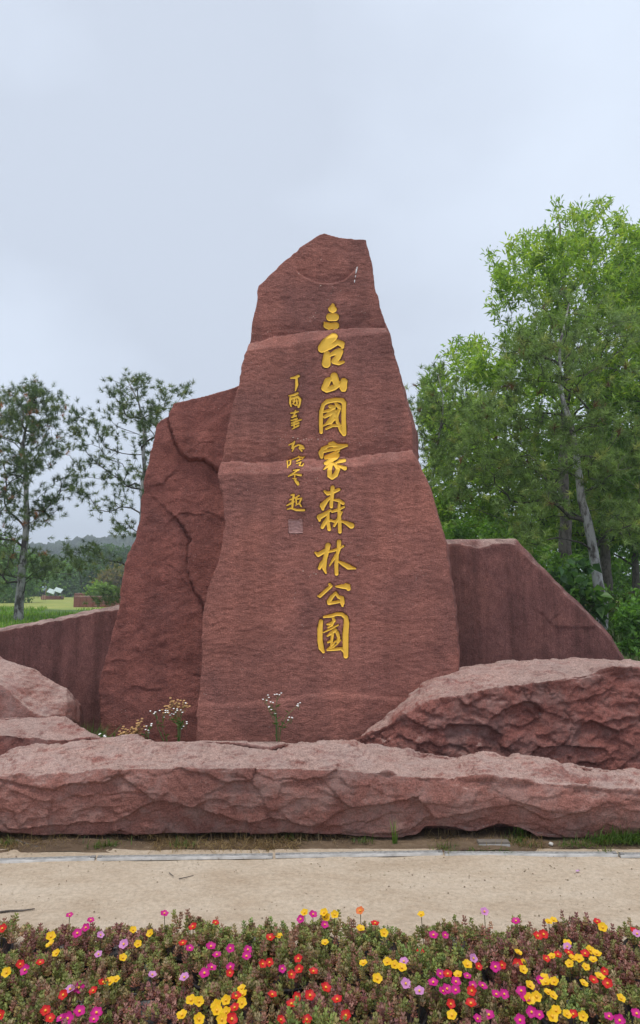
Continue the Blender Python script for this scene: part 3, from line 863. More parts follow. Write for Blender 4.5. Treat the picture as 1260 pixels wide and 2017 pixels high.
# ---- boulders
def boulder(name, pts, voxel, mat, org, label, amp, fine, broken, chsc, seed, frontrough=0.0, flk=0.042):
    V, F = hull(pts)
    P0, N0, F0 = remesh(V, F, voxel)
    d = amp * fbm(P0, 1.6, 4, seed) + broken * (facets(P0, chsc, seed + 3) - 0.45) + fine * fbm(P0, 14.0, 3, seed + 7)
    if frontrough:
        w = sstep(0.45, 0.8, -N0[:, 1])
        d += w * frontrough * (chips(P0, (3.2, 3.2, 5), seed + 20, (0.35, 0.2, 0.3), (0, 0, -0.35), 0.5, 0.2) + 0.45 * chips(P0, (8, 8, 12), seed + 22, (0.4, 0.2, 0.3), (0, 0, -0.4), 0.5, 0.2)
                               + 0.22 * chips(P0, (18, 18, 26), seed + 24, (0.4, 0.2, 0.3), (0, 0, -0.4), 0.5, 0.2))
    wtop = sstep(0.35, 0.75, N0[:, 2])
    d += wtop * flk * (flakes(P0, (1.5, 2.2, 1.8), seed + 31, 5, 0.06) + 0.35 * flakes(P0, (4, 6, 5), seed + 33, 4, 0.08))
    P = P0 + N0 * d[:, None]
    return finish_stone(name, P, F0, mat, org, label)
bp = [at(*p) for p in [(707, 1458, 5.72), (722, 1438, 5.86), (775, 1392, 5.88), (832, 1347, 5.90), (872, 1330, 5.92), (905, 1328, 6.02), (945, 1308, 6.2), (1000, 1304, 6.35), (1130, 1300, 6.5), (1300, 1306, 6.55), (1440, 1325, 6.4), (1500, 1375, 6.1),
      (800, 1428, 5.56), (852, 1388, 5.5), (905, 1374, 5.48), (1000, 1353, 5.46), (1105, 1334, 5.5), (1220, 1316, 5.52), (1300, 1318, 5.5), (1420, 1345, 5.55), (1500, 1400, 5.75)]]
bp += [np.array(p) for p in [(0.52, 5.62, 0.0), (0.85, 5.42, 0.0), (3.2, 5.42, 0.0), (3.6, 5.75, 0.0), (3.3, 6.5, 0.0), (0.6, 5.85, 0.0), (1.5, 6.5, 0.0)]]
boulder('boulder', bp, 0.0115, M['rough'], (2.0, 5.9, 0), 'big rough dark red boulder right of the inscribed stone with a pale flat top', 0.022, 0.003, 0.030, (2.2, 2.2, 3.0), 101, 0.058)
lp = [at(*p) for p in [(-120, 1262, 6.5), (0, 1290, 6.42), (70, 1318, 6.40), (132, 1355, 6.34), (146, 1384, 6.30), (158, 1392, 6.4), (158, 1425, 6.3), (128, 1412, 6.1), (132, 1370, 6.26), (-120, 1412, 6.02), (80, 1414, 6.0), (0, 1345, 6.10), (-120, 1300, 6.2)]]
lp += [np.array(p) for p in [(-3.4, 6.0, 0.1), (-2.25, 6.05, 0.1), (-2.1, 6.35, 0.1), (-2.15, 6.75, 0.1), (-3.4, 6.8, 0.1), (-2.2, 6.7, 0.5)]]
boulder('boulder', lp, 0.012, M['front'], (-2.7, 6.3, 0.1), 'pale speckled boulder against the dark low slab at the far left', 0.012, 0.006, 0.030, (3, 3, 3), 121, 0.0, 0.02)
sp = [at(*p) for p in [(-120, 1414, 5.85), (60, 1410, 5.86), (130, 1411, 5.86), (152, 1432, 5.8), (200, 1457, 5.68), (196, 1464, 5.56), (60, 1452, 5.46), (-10, 1446, 5.46), (-120, 1450, 5.46)]]
sp += [np.array(p) for p in [(-2.9, 5.44, 0.0), (-2.1, 5.42, 0.0), (-1.75, 5.55, 0.0), (-1.75, 5.75, 0.0), (-2.0, 5.95, 0.0), (-2.9, 5.95, 0.0)]]
boulder('boulder', sp, 0.011, M['rough'], (-2.2, 5.7, 0), 'small wedge boulder between the long front stone and the pale speckled boulder', 0.022, 0.005, 0.035, (3.5, 3.5, 4), 141, 0.02)

# ---- long front stone: lofted from cross-sections along x
def front_stone():
    top = [(-260, 1580), (-90, 1520), (0, 1511), (16, 1500), (36, 1481), (100, 1472), (200, 1461), (340, 1458), (470, 1457), (560, 1460), (620, 1463), (690, 1458), (722, 1468), (800, 1475), (868, 1486),
           (900, 1490), (930, 1480), (1000, 1494), (1060, 1500), (1130, 1503), (1200, 1515), (1260, 1524), (1380, 1540), (1500, 1562), (1560, 1612)]
    edge = [(-260, 1596), (-90, 1536), (0, 1526), (150, 1520), (250, 1511), (370, 1510), (500, 1509), (680, 1513), (800, 1526), (900, 1533), (960, 1536), (1100, 1546), (1260, 1561), (1500, 1582), (1560, 1626)]
    bot = [(-260, 1618), (-90, 1622), (0, 1634), (75, 1645), (300, 1643), (560, 1640), (680, 1645), (775, 1651), (818, 1646), (842, 1626), (900, 1631), (930, 1640), (955, 1632), (985, 1622), (1030, 1632), (1058, 1648), (1150, 1651), (1260, 1642), (1560, 1640)]
    it = lambda t, x: float(np.interp(x, [p[0] for p in t], [p[1] for p in t]))
    V, F = [], []
    xs = list(range(-260, 1561, 20))
    m = 9
    for x in xs:
        zb = 0.38 if x < 800 else 0.38 - 0.00012 * (x - 800)
        yb_t = 5.34 if x < 700 else float(np.interp(x, [700, 900, 1100, 1560], [5.34, 5.16, 5.12, 5.1]))
        pb = at(x, it(top, x), yb_t)
        pe = at(x, it(edge, x), 4.635)
        pm = at(x, it(bot, x) * 0.45 + it(edge, x) * 0.55, 4.61)
        pu = at(x, it(bot, x), 4.655)
        lift = pu[2]
        V += [pb, (pb + pe) / 2 + np.array((0, 0, 0.012)), pe, (pe + pm) / 2 + np.array((0, -0.008, 0)), pm, pu,
              np.array((pu[0], 4.80, lift - 0.012)), np.array((pu[0], 4.88, -0.08)), np.array((pb[0], pb[1], -0.08))]
    n = len(xs)
    for i in range(n - 1):
        for k in range(m):
            k2 = (k + 1) % m
            F.append((i * m + k, i * m + k2, (i + 1) * m + k2, (i + 1) * m + k))
    F.append(tuple(range(m))); F.append(tuple((n - 1) * m + k for k in range(m - 1, -1, -1)))
    P0, N0, F0 = remesh(V, F, 0.0088)
    w = sstep(0.35, 0.75, -N0[:, 1])                   # hewn front
    wt_ = sstep(0.4, 0.8, N0[:, 2])                    # weathered top
    Q = P0.copy(); Q[:, 2] += 0.05 * fbm(P0, 1.5, 2, 7)
    d = w * (0.056 * chips(Q, (1.9, 1.9, 4.6), 161, (0.30, 0.15, 0.20), (0, 0, -0.42), 0.40, 0.25, 0.10) + 0.015 * chips(Q, (5.5, 5.5, 11.0), 171, (0.4, 0.2, 0.3), (0, 0, -0.40), 0.5, 0.25, 0.10)
             + 0.006 * chips(Q, (16, 16, 28), 175, (0.4, 0.2, 0.3), (0, 0, -0.3), 0.5, 0.2) - 0.01)
    d += wt_ * (0.055 * flakes(P0, (1.5, 2.8, 2.6), 191, 5, 0.06) + 0.020 * flakes(P0, (4.0, 7.0, 6.0), 193, 4, 0.08) + 0.010 * fbm(P0, 3.2, 4, 163) + 0.018 * (facets(P0, (3, 4, 4), 167) - 0.45) + 0.010 * chips(P0, (9, 13, 10), 168))
    d += 0.004 * fbm(P0, (14, 14, 26), 3, 169)
    P = P0 + N0 * d[:, None]
    P[:, 2] = np.maximum(P[:, 2], -0.1)
    return finish_stone('front_stone', P, F0, M['front'], (0.2, 5.0, 0), 'long low hewn red stone lying across the front beside the sand path')
front_stone()

# ------------------------------------------------------------------ vegetation helpers
def inpoly(px, py, poly):
    c = np.zeros(px.shape, bool)
    n = len(poly)
    for i in range(n):
        (x0, y0), (x1, y1) = poly[i], poly[(i + 1) % n]
        if y0 == y1: continue
        c ^= ((y0 > py) != (y1 > py)) & (px < (x1 - x0) * (py - y0) / (y1 - y0) + x0)
    return c
def crown_points(poly, n, Y, depth, seed, gap=0.0, gsc=1.6):
    """points spread through a crown that has the outline `poly` seen from the front and a rounded depth"""
    r = np.random.default_rng(seed)
    xs = [p[0] for p in poly]; ys = [p[1] for p in poly]
    cx, hw = (min(xs) + max(xs)) / 2, (max(xs) - min(xs)) / 2
    out = []
    while len(out) < n:
        px = r.uniform(min(xs), max(xs), 400); py = r.uniform(min(ys), max(ys), 400)
        ok = inpoly(px, py, poly)
        u = r.uniform(-1, 1, 400) * np.sqrt(np.clip(1.05 - ((px - cx) / hw) ** 2, 0.08, 1))
        for a, b, c, o in zip(px, py, u, ok):
            if not o: continue
            p = at(a, b, Y + c * depth)
            if gap > -1 and vnoise(p * gsc, seed) < gap: continue
            out.append(p)
            if len(out) >= n: break
    return np.array(out)
class Tree:
    def __init__(s, trunk, r0, seed, step=0.22):
        s.r = random.Random(seed); s.step = step
        s.pos, s.par, s.tr = [], [], []
        for i, p in enumerate(trunk):
            s.pos.append(np.array(p, float)); s.par.append(i - 1)
        s.nt = len(trunk); s.r0 = r0; s.tips = []
    def reach(s, targets, up=0.35, wig=0.05, first=2):
        T = sorted(targets, key=lambda t: min(np.linalg.norm(t - s.pos[i]) for i in range(0, s.nt, max(1, s.nt // 8))))
        for t in T:
            A = np.array(s.pos)
            d = np.linalg.norm(A - t, axis=1)
            hor = np.hypot(A[:, 0] - t[0], A[:, 1] - t[1])
            cost = d + 1.6 * np.clip(A[:, 2] - (t[2] - up * hor), 0, None)
            cost[:first] += 5
            i = int(np.argmin(cost)); a = s.pos[i]
            L = d[i]; k = max(2, int(L / s.step))
            pd = a - s.pos[s.par[i]] if s.par[i] >= 0 else np.array((0, 0, 1.0))
            pd = pd / (np.linalg.norm(pd) + 1e-9)
            dirn = (t - a) / (L + 1e-9)
            ctrl = a + (0.5 * pd + 0.5 * dirn) * L * 0.5 + np.array([s.r.uniform(-1, 1) for _ in range(3)]) * L * 0.10
            prev = i
            for j in range(1, k + 1):
                u = j / k
                q = (1 - u) ** 2 * a + 2 * u * (1 - u) * ctrl + u * u * t
                if j < k: q = q + np.array([s.r.uniform(-1, 1) for _ in range(3)]) * wig * min(1, L)
                s.pos.append(q); s.par.append(prev); prev = len(s.pos) - 1
            dd = t - s.pos[s.par[prev]]
            s.tips.append((t, dd / (np.linalg.norm(dd) + 1e-9), prev))
    def build(s, rtip=0.006, power=0.5):
        n = len(s.pos); cnt = np.zeros(n); kids = [[] for _ in range(n)]
        for i, p in enumerate(s.par):
            if p >= 0: kids[p].append(i)
        for i in range(n - 1, -1, -1):
            cnt[i] = 1 if not kids[i] else 0
        order = sorted(range(n), key=lambda i: -i)
        for i in order:
            if s.par[i] >= 0: cnt[s.par[i]] += cnt[i]
        rad = rtip * cnt ** power
        zt = np.linspace(1, 0.12, s.nt)
        for i in range(s.nt): rad[i] = max(rad[i] * 0.6, s.r0 * zt[i])
        for i in range(s.nt, n): rad[i] = min(rad[i], rad[s.par[i]] * 0.9 if s.par[i] >= 0 else 9)
        tmb, bmb = MB(), MB()
        tmb.tube(s.pos[:s.nt], [rad[i] * (1.25 if i == 0 else 1) for i in range(s.nt)], 10)
        seen = set(range(s.nt))
        for i in range(s.nt, n):
            if i in seen: continue
            ch = [s.par[i], i]; seen.add(i); j = i
            while True:
                ks = [k for k in kids[j] if k not in seen]
                if not ks: break
                j = max(ks, key=lambda k: cnt[k]); ch.append(j); seen.add(j)
            rr = [min(rad[ch[0]], rad[i])] + [rad[c] for c in ch[1:]]
            bmb.tube([s.pos[c] for c in ch], rr, 5 if rr[0] > 0.012 else 3)
        return tmb, bmb
def unit(v):
    return v / (np.linalg.norm(v, axis=-1, keepdims=True) + 1e-9)
def leaves_mesh(C, D, L, W, droop, seed, fold=0.25):
    """one folded diamond leaf per row: base C, direction D, length L, width W"""
    r = np.random.default_rng(seed)
    n = len(C)
    D = unit(D)
    S = unit(np.cross(D, unit(r.normal(size=(n, 3)) * 0.5 + np.array((0, 0, 1.0)))))
    Nn = np.cross(S, D)
    L = L[:, None]; W = W[:, None]
    mid = C + D * L * 0.45
    tip = C + D * L - np.array((0, 0, 1.0)) * L * droop
    V = np.stack([C, mid + S * W * 0.5 + Nn * W * fold, tip, mid - S * W * 0.5 + Nn * W * fold], 1).reshape(-1, 3)
    i = np.arange(n)[:, None] * 4
    F = np.concatenate([i + np.array([[0, 1, 2]]), i + np.array([[0, 2, 3]])], 0)
    return V, F
def leaf_crown(name, tips, per, spread, size, cols, seed, mat, parent, org, droop=0.2, aspect=0.33, upbias=0.2):
    r = np.random.default_rng(seed)
    T = np.array([t[0] for t in tips]); Dn = np.array([t[1] for t in tips])
    n = len(T) * per
    tt = np.repeat(T, per, 0); dd = np.repeat(Dn, per, 0)
    u = r.uniform(0, 1, (n, 1))
    c = tt - dd * u * spread * 1.6 + r.normal(size=(n, 3)) * spread * 0.42
    d = unit(dd * 0.55 + r.normal(size=(n, 3)) * 0.75 + np.array((0, 0, upbias)))
    L = size * r.uniform(0.6, 1.25, n)
    V, F = leaves_mesh(c, d, L, L * aspect, droop, seed)
    cl = np.array(cols)
    k = np.repeat(r.integers(0, len(cols), len(T)), per)
    k = np.where(r.uniform(size=n) < 0.35, r.integers(0, len(cols), n), k)
    col = cl[k] * r.uniform(0.75, 1.25, (n, 1))
    me = mesh_np(name, V - np.asarray(org), F); setcol(me, np.repeat(col, 4, 0))
    return link(name, me, mat, parent)
def needle_crown(name, tips, per, spread, nl, nper, cols, seed, mat, parent, org, wid=0.006):
    r = np.random.default_rng(seed)
    T = np.array([t[0] for t in tips]); Dn = np.array([t[1] for t in tips])
    n = len(T) * per
    tt = np.repeat(T, per, 0); dd = np.repeat(Dn, per, 0)
    j = np.tile(np.arange(per), len(T))[:, None]
    c = tt + np.where(j == 0, 0.0, 1.0) * r.normal(size=(n, 3)) * spread
    d0 = unit(dd + r.normal(size=(n, 3)) * 0.5 + np.array((0, 0, 0.5)))
    k = np.array(cols)
    ci = r.choice(len(cols), n, p=np.array([c_[3] for c_ in cols]) / sum(c_[3] for c_ in cols))
    tcol = k[ci][:, :3] * r.uniform(0.7, 1.3, (n, 1))
    m = n * nper
    cc = np.repeat(c, nper, 0); ax = np.repeat(d0, nper, 0)
    nd_ = unit(ax * 0.75 + unit(r.normal(size=(m, 3))) * 0.9)
    st = cc + ax * r.uniform(-0.5, 0.25, (m, 1)) * nl
    L = nl * r.uniform(0.7, 1.2, (m, 1))
    S = unit(np.cross(nd_, r.normal(size=(m, 3)))) * wid * 0.5
    V = np.stack([st - S, st + S, st + nd_ * L], 1).reshape(-1, 3)
    F = np.arange(m * 3).reshape(-1, 3)
    me = mesh_np(name, V - np.asarray(org), F)
    setcol(me, np.repeat(np.repeat(tcol, nper, 0) * r.uniform(0.8, 1.2, (m, 1)), 3, 0))
    return link(name, me, mat, parent)
M['leaf'] = leafmat('broad_leaf', 0.45, 0.48)
M['needle'] = leafmat('pine_needle', 0.5, 0.38, (1.15, 1.2, 0.7))
M['pinebark'] = barkmat('pine_bark', (0.07, 0.06, 0.055), (0.40, 0.39, 0.37), 8)
M['limbbark'] = barkmat('limb_bark', (0.035, 0.030, 0.026), (0.115, 0.100, 0.085), 20)
M['palebark'] = barkmat('pale_bark', (0.09, 0.078, 0.07), (0.42, 0.41, 0.40), 9)
M['brownbark'] = barkmat('brown_bark', (0.06, 0.048, 0.04), (0.15, 0.125, 0.105), 14)
PINE = [(0.20, 0.29, 0.085, 5), (0.25, 0.35, 0.10, 4), (0.15, 0.225, 0.075, 3), (0.36, 0.40, 0.12, 1)]
PINE_DARK = [(0.115, 0.165, 0.070, 5), (0.15, 0.205, 0.08, 4), (0.085, 0.130, 0.062, 3), (0.22, 0.25, 0.09, 1)]
PINE_RUST = PINE_DARK + [(0.42, 0.17, 0.08, 0.8)]
def tree(name, label, trunk_px, Y, r0, crown, seed, group=None, bark='limbbark', tbark='pinebark', gap=-0.25, gsc=1.6, n=300, depth=1.3, up=0.35,
         wig=0.05, rtip=0.006, leaf=None, pine=None, kind='tree', sink=0.15):
    tr = [at(x, y, Y + (dy if True else 0)) for x, y, dy in trunk_px]
    gx, gy = tr[0][0], tr[0][1]
    tr[0] = np.array((gx, gy, float(gz(gx, gy)) - sink))
    pts = []
    for a, b in zip(tr[:-1], tr[1:]):
        k = max(1, int(np.linalg.norm(b - a) / 0.25))
        pts += [a + (b - a) * j / k for j in range(k)]
    pts.append(tr[-1])
    rr = random.Random(seed)
    pts = [p + (np.array((rr.uniform(-1, 1), rr.uniform(-1, 1), 0)) * 0.03 if i else 0) for i, p in enumerate(pts)]
    T = Tree(pts, r0, seed)
    allp = []
    for (poly, frac) in crown:
        allp.append(crown_points(poly, int(n * frac), Y, depth, seed + len(allp), gap, gsc))
    T.reach(list(np.concatenate(allp)), up, wig, first=max(2, int(len(pts) * 0.12)))
    tmb, bmb = T.build(rtip)
    org = tr[0].copy(); org[2] += sink
    root = empty(name, org)
    tag(root, label, kind, group)
    tmb.build('trunk', M[tbark], root, smooth_on=True, origin=org)
    bmb.build('branches', M[bark], root, smooth_on=True, origin=org)
    tips = T.tips
    if pine:
        needle_crown('crown', tips, pine.get('per', 4), pine.get('spread', 0.10), pine.get('nl', 0.09), pine.get('nper', 26), pine.get('cols', PINE), seed + 5, M['needle'], root, org, pine.get('wid', 0.006))
    if leaf:
        leaf_crown('crown', tips, leaf['per'], leaf['spread'], leaf['size'], leaf['cols'], seed + 6, M['leaf'], root, org, leaf.get('droop', 0.2), leaf.get('aspect', 0.3), leaf.get('up', 0.2))
    return root

# ---- left pines
tree('pine_tree', 'sparse pine with rusty brown tufts and a pale mottled trunk at the far left', [(38, 1212, 0), (40, 1150, 0), (46, 1080, 0.1), (54, 980, 0.1), (46, 880, 0.2), (62, 785, 0.2)], 13.0, 0.09,
     [([(-60, 800), (0, 775), (60, 758), (95, 760), (130, 800), (150, 880), (150, 960), (130, 1010), (60, 1040), (0, 1060), (-80, 1060), (-110, 900)], 0.85), ([(-60, 1040), (40, 1050), (110, 1090), (130, 1120), (60, 1150), (-60, 1150)], 0.15)],
     41, group='pines on the bank left of the stones', n=390, depth=0.9, gap=-0.18, gsc=2.2, rtip=0.0055, pine=dict(per=5, spread=0.10, nl=0.10, nper=34, cols=PINE_RUST, wid=0.0075))
tree('pine_tree', 'open wiry pine with bare lower branches rising behind the cracked slab', [(262, 1212, 0), (272, 1140, 0), (279, 1060, 0.0), (281, 960, 0.1), (284, 860, 0.1), (272, 790, 0.2), (250, 745, 0.2)], 12.0, 0.075,
     [([(210, 735), (245, 728), (300, 745), (330, 770), (370, 752), (385, 775), (330, 820), (300, 900), (290, 980), (250, 1010), (200, 960), (165, 900), (140, 840), (140, 800), (170, 800), (200, 830), (215, 800)], 0.66),
      ([(150, 900), (180, 960), (250, 1020), (270, 1060), (240, 1060), (180, 1010), (130, 960)], 0.12), ([(70, 1090), (130, 1075), (200, 1080), (240, 1110), (240, 1150), (180, 1120), (100, 1130)], 0.16), ([(215, 1150), (240, 1140), (240, 1180), (170, 1190)], 0.06)],
     43, group='pines on the bank left of the stones', n=250, depth=0.7, gap=-0.20, gsc=2.4, wig=0.04, rtip=0.0048, up=0.15, pine=dict(per=4, spread=0.07, nl=0.088, nper=36, wid=0.007, cols=PINE_DARK))

# ---- right side
LEAFY = [(0.26, 0.39, 0.07), (0.32, 0.46, 0.08), (0.20, 0.32, 0.065), (0.42, 0.52, 0.11)]
DEEP = [(0.16, 0.29, 0.06), (0.20, 0.34, 0.07), (0.12, 0.23, 0.05)]
G = 'trees beyond the stones on the right'
tree('broadleaf_tree', 'tall bright green tree with narrow leaves, highest crown on the right', [(1120, 1215, 0), (1112, 1080, 0), (1110, 900, 0), (1118, 700, 0), (1110, 540, 0), (1100, 440, 0)], 14.0, 0.15,
     [([(1085, 385), (1105, 385), (1120, 410), (1150, 400), (1195, 382), (1225, 400), (1235, 450), (1260, 450), (1300, 480), (1330, 620), (1320, 760), (1200, 800), (1050, 760), (990, 700), (985, 640), (955, 590), (980, 560), (1010, 540), (1000, 490), (1030, 450), (1080, 440)], 0.80),
      ([(948, 488), (962, 490), (1000, 530), (1000, 560), (975, 540)], 0.02), ([(868, 680), (930, 660), (1000, 700), (1040, 760), (960, 780), (900, 740)], 0.09), ([(830, 730), (870, 720), (940, 760), (960, 900), (860, 900), (825, 800)], 0.09)],
     51, group=G, n=780, depth=1.6, gap=-0.15, gsc=1.3, rtip=0.005, tbark='brownbark', up=0.7, leaf=dict(per=34, spread=0.16, size=0.155, cols=LEAFY, aspect=0.26, droop=0.12, up=0.25))
tree('broadleaf_tree', 'rounded light green tree at the right edge of the picture', [(1290, 1215, 0), (1285, 1000, 0), (1280, 800, 0), (1275, 620, 0)], 15.5, 0.16,
     [([(1230, 470), (1262, 445), (1340, 460), (1420, 560), (1440, 760), (1400, 950), (1250, 980), (1170, 920), (1160, 780), (1180, 620), (1200, 520)], 1.0)],
     53, group=G, n=620, depth=1.7, gap=-0.5, gsc=1.2, tbark='brownbark', up=0.6, leaf=dict(per=34, spread=0.2, size=0.13, cols=[(0.19, 0.33, 0.055), (0.24, 0.38, 0.07), (0.15, 0.27, 0.05)], aspect=0.36, droop=0.2))
tree('broadleaf_tree', 'dense deep green tree filling the space behind the leaning pine', [(1196, 1200, 0), (1192, 1100, 0), (1185, 980, 0), (1180, 860, 0)], 17.0, 0.17,
     [([(840, 800), (900, 790), (1000, 760), (1150, 740), (1300, 760), (1320, 950), (1300, 1060), (1180, 1050), (1050, 1080), (950, 1070), (860, 1060), (825, 950)], 1.0)],
     55, group=G, n=760, depth=1.5, gap=-0.6, gsc=1.0, tbark='brownbark', up=0.4, leaf=dict(per=40, spread=0.24, size=0.15, cols=LEAFY, aspect=0.42, droop=0.25))
tree('broadleaf_tree', 'thin trunked shady tree far back at the right edge', [(1251, 1185, 0), (1249, 1100, 0), (1246, 1000, 0), (1245, 900, 0)], 20.0, 0.13,
     [([(1080, 900), (1200, 860), (1340, 880), (1380, 1000), (1330, 1090), (1240, 1085), (1120, 1100), (1060, 1040)], 1.0)],
     57, group=G, n=380, depth=1.8, gap=-0.6, gsc=1.0, tbark='brownbark', up=0.4, leaf=dict(per=44, spread=0.28, size=0.17, cols=DEEP, aspect=0.42, droop=0.25))
tree('pine_tree', 'large leaning pine with a pale grey trunk behind the streaked slab', [(1187, 1222, 0), (1180, 1150, 0), (1168, 1085, 0), (1158, 1030, 0), (1138, 940, 0.05), (1128, 860, 0.1), (1105, 760, 0.1), (1100, 680, 0.1), (1120, 600, 0.1)], 10.5, 0.09,
     [([(1010, 640), (1060, 590), (1120, 555), (1180, 570), (1260, 620), (1330, 720), (1340, 900), (1280, 960), (1160, 920), (1080, 900), (1000, 870), (960, 790), (990, 700)], 0.60),
      ([(950, 760), (1000, 860), (1080, 920), (1150, 960), (1060, 1010), (960, 1000), (890, 1010), (870, 940), (900, 860)], 0.28), ([(1000, 1030), (1080, 1030), (1060, 1080), (1020, 1070)], 0.04), ([(1180, 1000), (1270, 960), (1300, 1040), (1200, 1080)], 0.08), ([(1090, 860), (1190, 860), (1205, 1010), (1110, 1020)], 0.10)],
     61, group=G, n=430, depth=1.0, gap=0.02, gsc=1.9, wig=0.05, rtip=0.0056, up=0.1, tbark='palebark', pine=dict(per=5, spread=0.11, nl=0.11, nper=30, wid=0.010, cols=PINE + [(0.16, 0.09, 0.04, 0.35)]))
tree('pine_tree', 'slim young pine with a whitish stem beside the right edge of the inscribed stone', [(838, 1100, 0), (846, 950, 0), (860, 890, 0), (872, 815, 0), (864, 740, 0)], 11.5, 0.06,
     [([(840, 730), (880, 715), (920, 760), (930, 850), (900, 920), (850, 960), (825, 900), (818, 800)], 1.0)],
     63, group=G, n=120, depth=0.6, gap=-0.4, gsc=2.2, wig=0.04, rtip=0.005, up=0.1, tbark='palebark', pine=dict(per=5, spread=0.11, nl=0.09, nper=28, wid=0.009, cols=PINE + [(0.2, 0.12, 0.06, 0.2)]))

# ---- shrubs: a bush of leaves on a few stems
def bush(name, label, px, py_base, Y, poly, n, depth, leafd, seed, group=None, kind='shrub', stems=3):
    base_p = at(px, py_base, Y); base_p[2] = float(gz(base_p[0], base_p[1]))
    pts = crown_points(poly, n, Y, depth, seed, -0.7, 2.0)
    top = base_p + np.array((0, 0, 0.15))
    T = Tree([base_p - np.array((0, 0, 0.1)), base_p + np.array((0, 0, 0.05)), top], 0.03, seed, 0.15)
    T.reach(list(pts), 0.5, 0.03, first=1)
    tmb, bmb = T.build(0.003)
    root = empty(name, base_p); tag(root, label, kind, group)
    tmb.v += bmb.v; tmb.f += [tuple(i + tmb.n for i in f) for f in bmb.f]
    tmb.build('stems', M['limbbark'], root, origin=base_p)
    leaf_crown('foliage', T.tips, leafd['per'], leafd['spread'], leafd['size'], leafd['cols'], seed + 3, M['leaf'], root, base_p, leafd.get('droop', 0.2), leafd.get('aspect', 0.45), 0.3)
    return root
S = 'shrubs beyond the stones on the right'
bush('shrub', 'bright green leafy bush at the right edge beside the streaked slab', 1262, 1330, 9.3, [(1225, 1190), (1262, 1165), (1330, 1180), (1350, 1300), (1240, 1330), (1205, 1260), (1200, 1215)], 150, 0.5,
     dict(per=26, spread=0.09, size=0.085, cols=[(0.13, 0.27, 0.06), (0.17, 0.33, 0.07), (0.10, 0.21, 0.05)]), 71, S)
bush('shrub', 'broad leaved sapling between the sloping slab edge and the grey pine trunk', 1140, 1215, 9.6, [(1085, 1115), (1110, 1105), (1165, 1110), (1175, 1160), (1195, 1200), (1175, 1225), (1140, 1200), (1110, 1160)], 40, 0.25,
     dict(per=9, spread=0.09, size=0.15, cols=[(0.07, 0.15, 0.05), (0.10, 0.20, 0.05), (0.055, 0.12, 0.045)], aspect=0.7), 73, S)
bush('shrub', 'shaded dark undergrowth bush in front of the brown trunk', 1225, 1230, 14.0, [(1170, 1160), (1230, 1150), (1300, 1165), (1310, 1250), (1180, 1250)], 110, 0.8,
     dict(per=26, spread=0.13, size=0.11, cols=DEEP + [(0.10, 0.10, 0.03)]), 75, S)
bush('shrub', 'dark bush showing in the gap between the tall trees and the streaked slab', 1060, 1200, 12.2, [(880, 1020), (980, 1040), (1080, 1080), (1160, 1100), (1180, 1210), (1060, 1215), (900, 1215)], 260, 1.0,
     dict(per=26, spread=0.17, size=0.12, cols=DEEP), 77, S)
bush('shrub', 'tall dark thicket bush far behind the leaning pine at the right', 1230, 1190, 24.0, [(1080, 1040), (1160, 1000), (1320, 1000), (1360, 1190), (1080, 1190)], 260, 1.6,
     dict(per=30, spread=0.3, size=0.2, cols=DEEP), 79, S)
bush('shrub', 'dark thicket bush seen low between the slim pine and the leaning pine', 960, 1190, 23.0, [(800, 1000), (900, 960), (1060, 980), (1090, 1190), (800, 1190)], 260, 1.6,
     dict(per=30, spread=0.3, size=0.2, cols=DEEP), 81, S)
# ---- park background at the left
S2 = 'shrubs and small trees across the lawn at the left'
far = [(20, 1180, 62, [(-80, 1090), (0, 1050), (60, 1090), (80, 1140), (75, 1182), (-80, 1185)], DEEP, 'dark tree mass behind the trunk of the rusty pine', 150, 0.75),
       (95, 1176, 95, [(55, 1120), (90, 1098), (125, 1110), (140, 1140), (135, 1178), (60, 1178)], [(0.07, 0.14, 0.03), (0.09, 0.17, 0.035)], 'light green tree behind the person on the lawn', 130, 1.0),
       (140, 1176, 90, [(100, 1130), (130, 1105), (165, 1120), (175, 1150), (170, 1176), (105, 1178)], DEEP, 'round dark green bush behind the slanted information panel', 130, 1.0),
       (190, 1172, 85, [(160, 1120), (190, 1112), (215, 1125), (225, 1172), (160, 1174)], [(0.055, 0.11, 0.028), (0.07, 0.14, 0.03)], 'green bush behind the low brick coloured wall', 120, 0.95),
       (218, 1165, 75, [(190, 1128), (215, 1118), (250, 1120), (300, 1130), (300, 1165), (195, 1165)], [(0.19, 0.15, 0.03), (0.12, 0.14, 0.03), (0.22, 0.17, 0.035)], 'yellowish bush beside the edge of the cracked slab', 110, 0.8),
       (196, 1174, 56, [(182, 1160), (196, 1150), (212, 1156), (218, 1174), (180, 1176)], [(0.16, 0.27, 0.04), (0.20, 0.31, 0.05)], 'small lime green bush behind the low red wall', 60, 0.45),
       (-50, 1176, 80, [(-140, 1100), (-60, 1080), (10, 1110), (20, 1178), (-140, 1178)], DEEP, 'dark bush at the far left margin', 110, 0.9)]
for i, (x, yb, Y, poly, cols, lab, n, sz) in enumerate(far):
    bush('shrub', lab, x, yb, Y, poly, n, Y * 0.02, dict(per=30, spread=0.011 * Y, size=0.0062 * Y, cols=cols), 200 + 5 * i, S2)

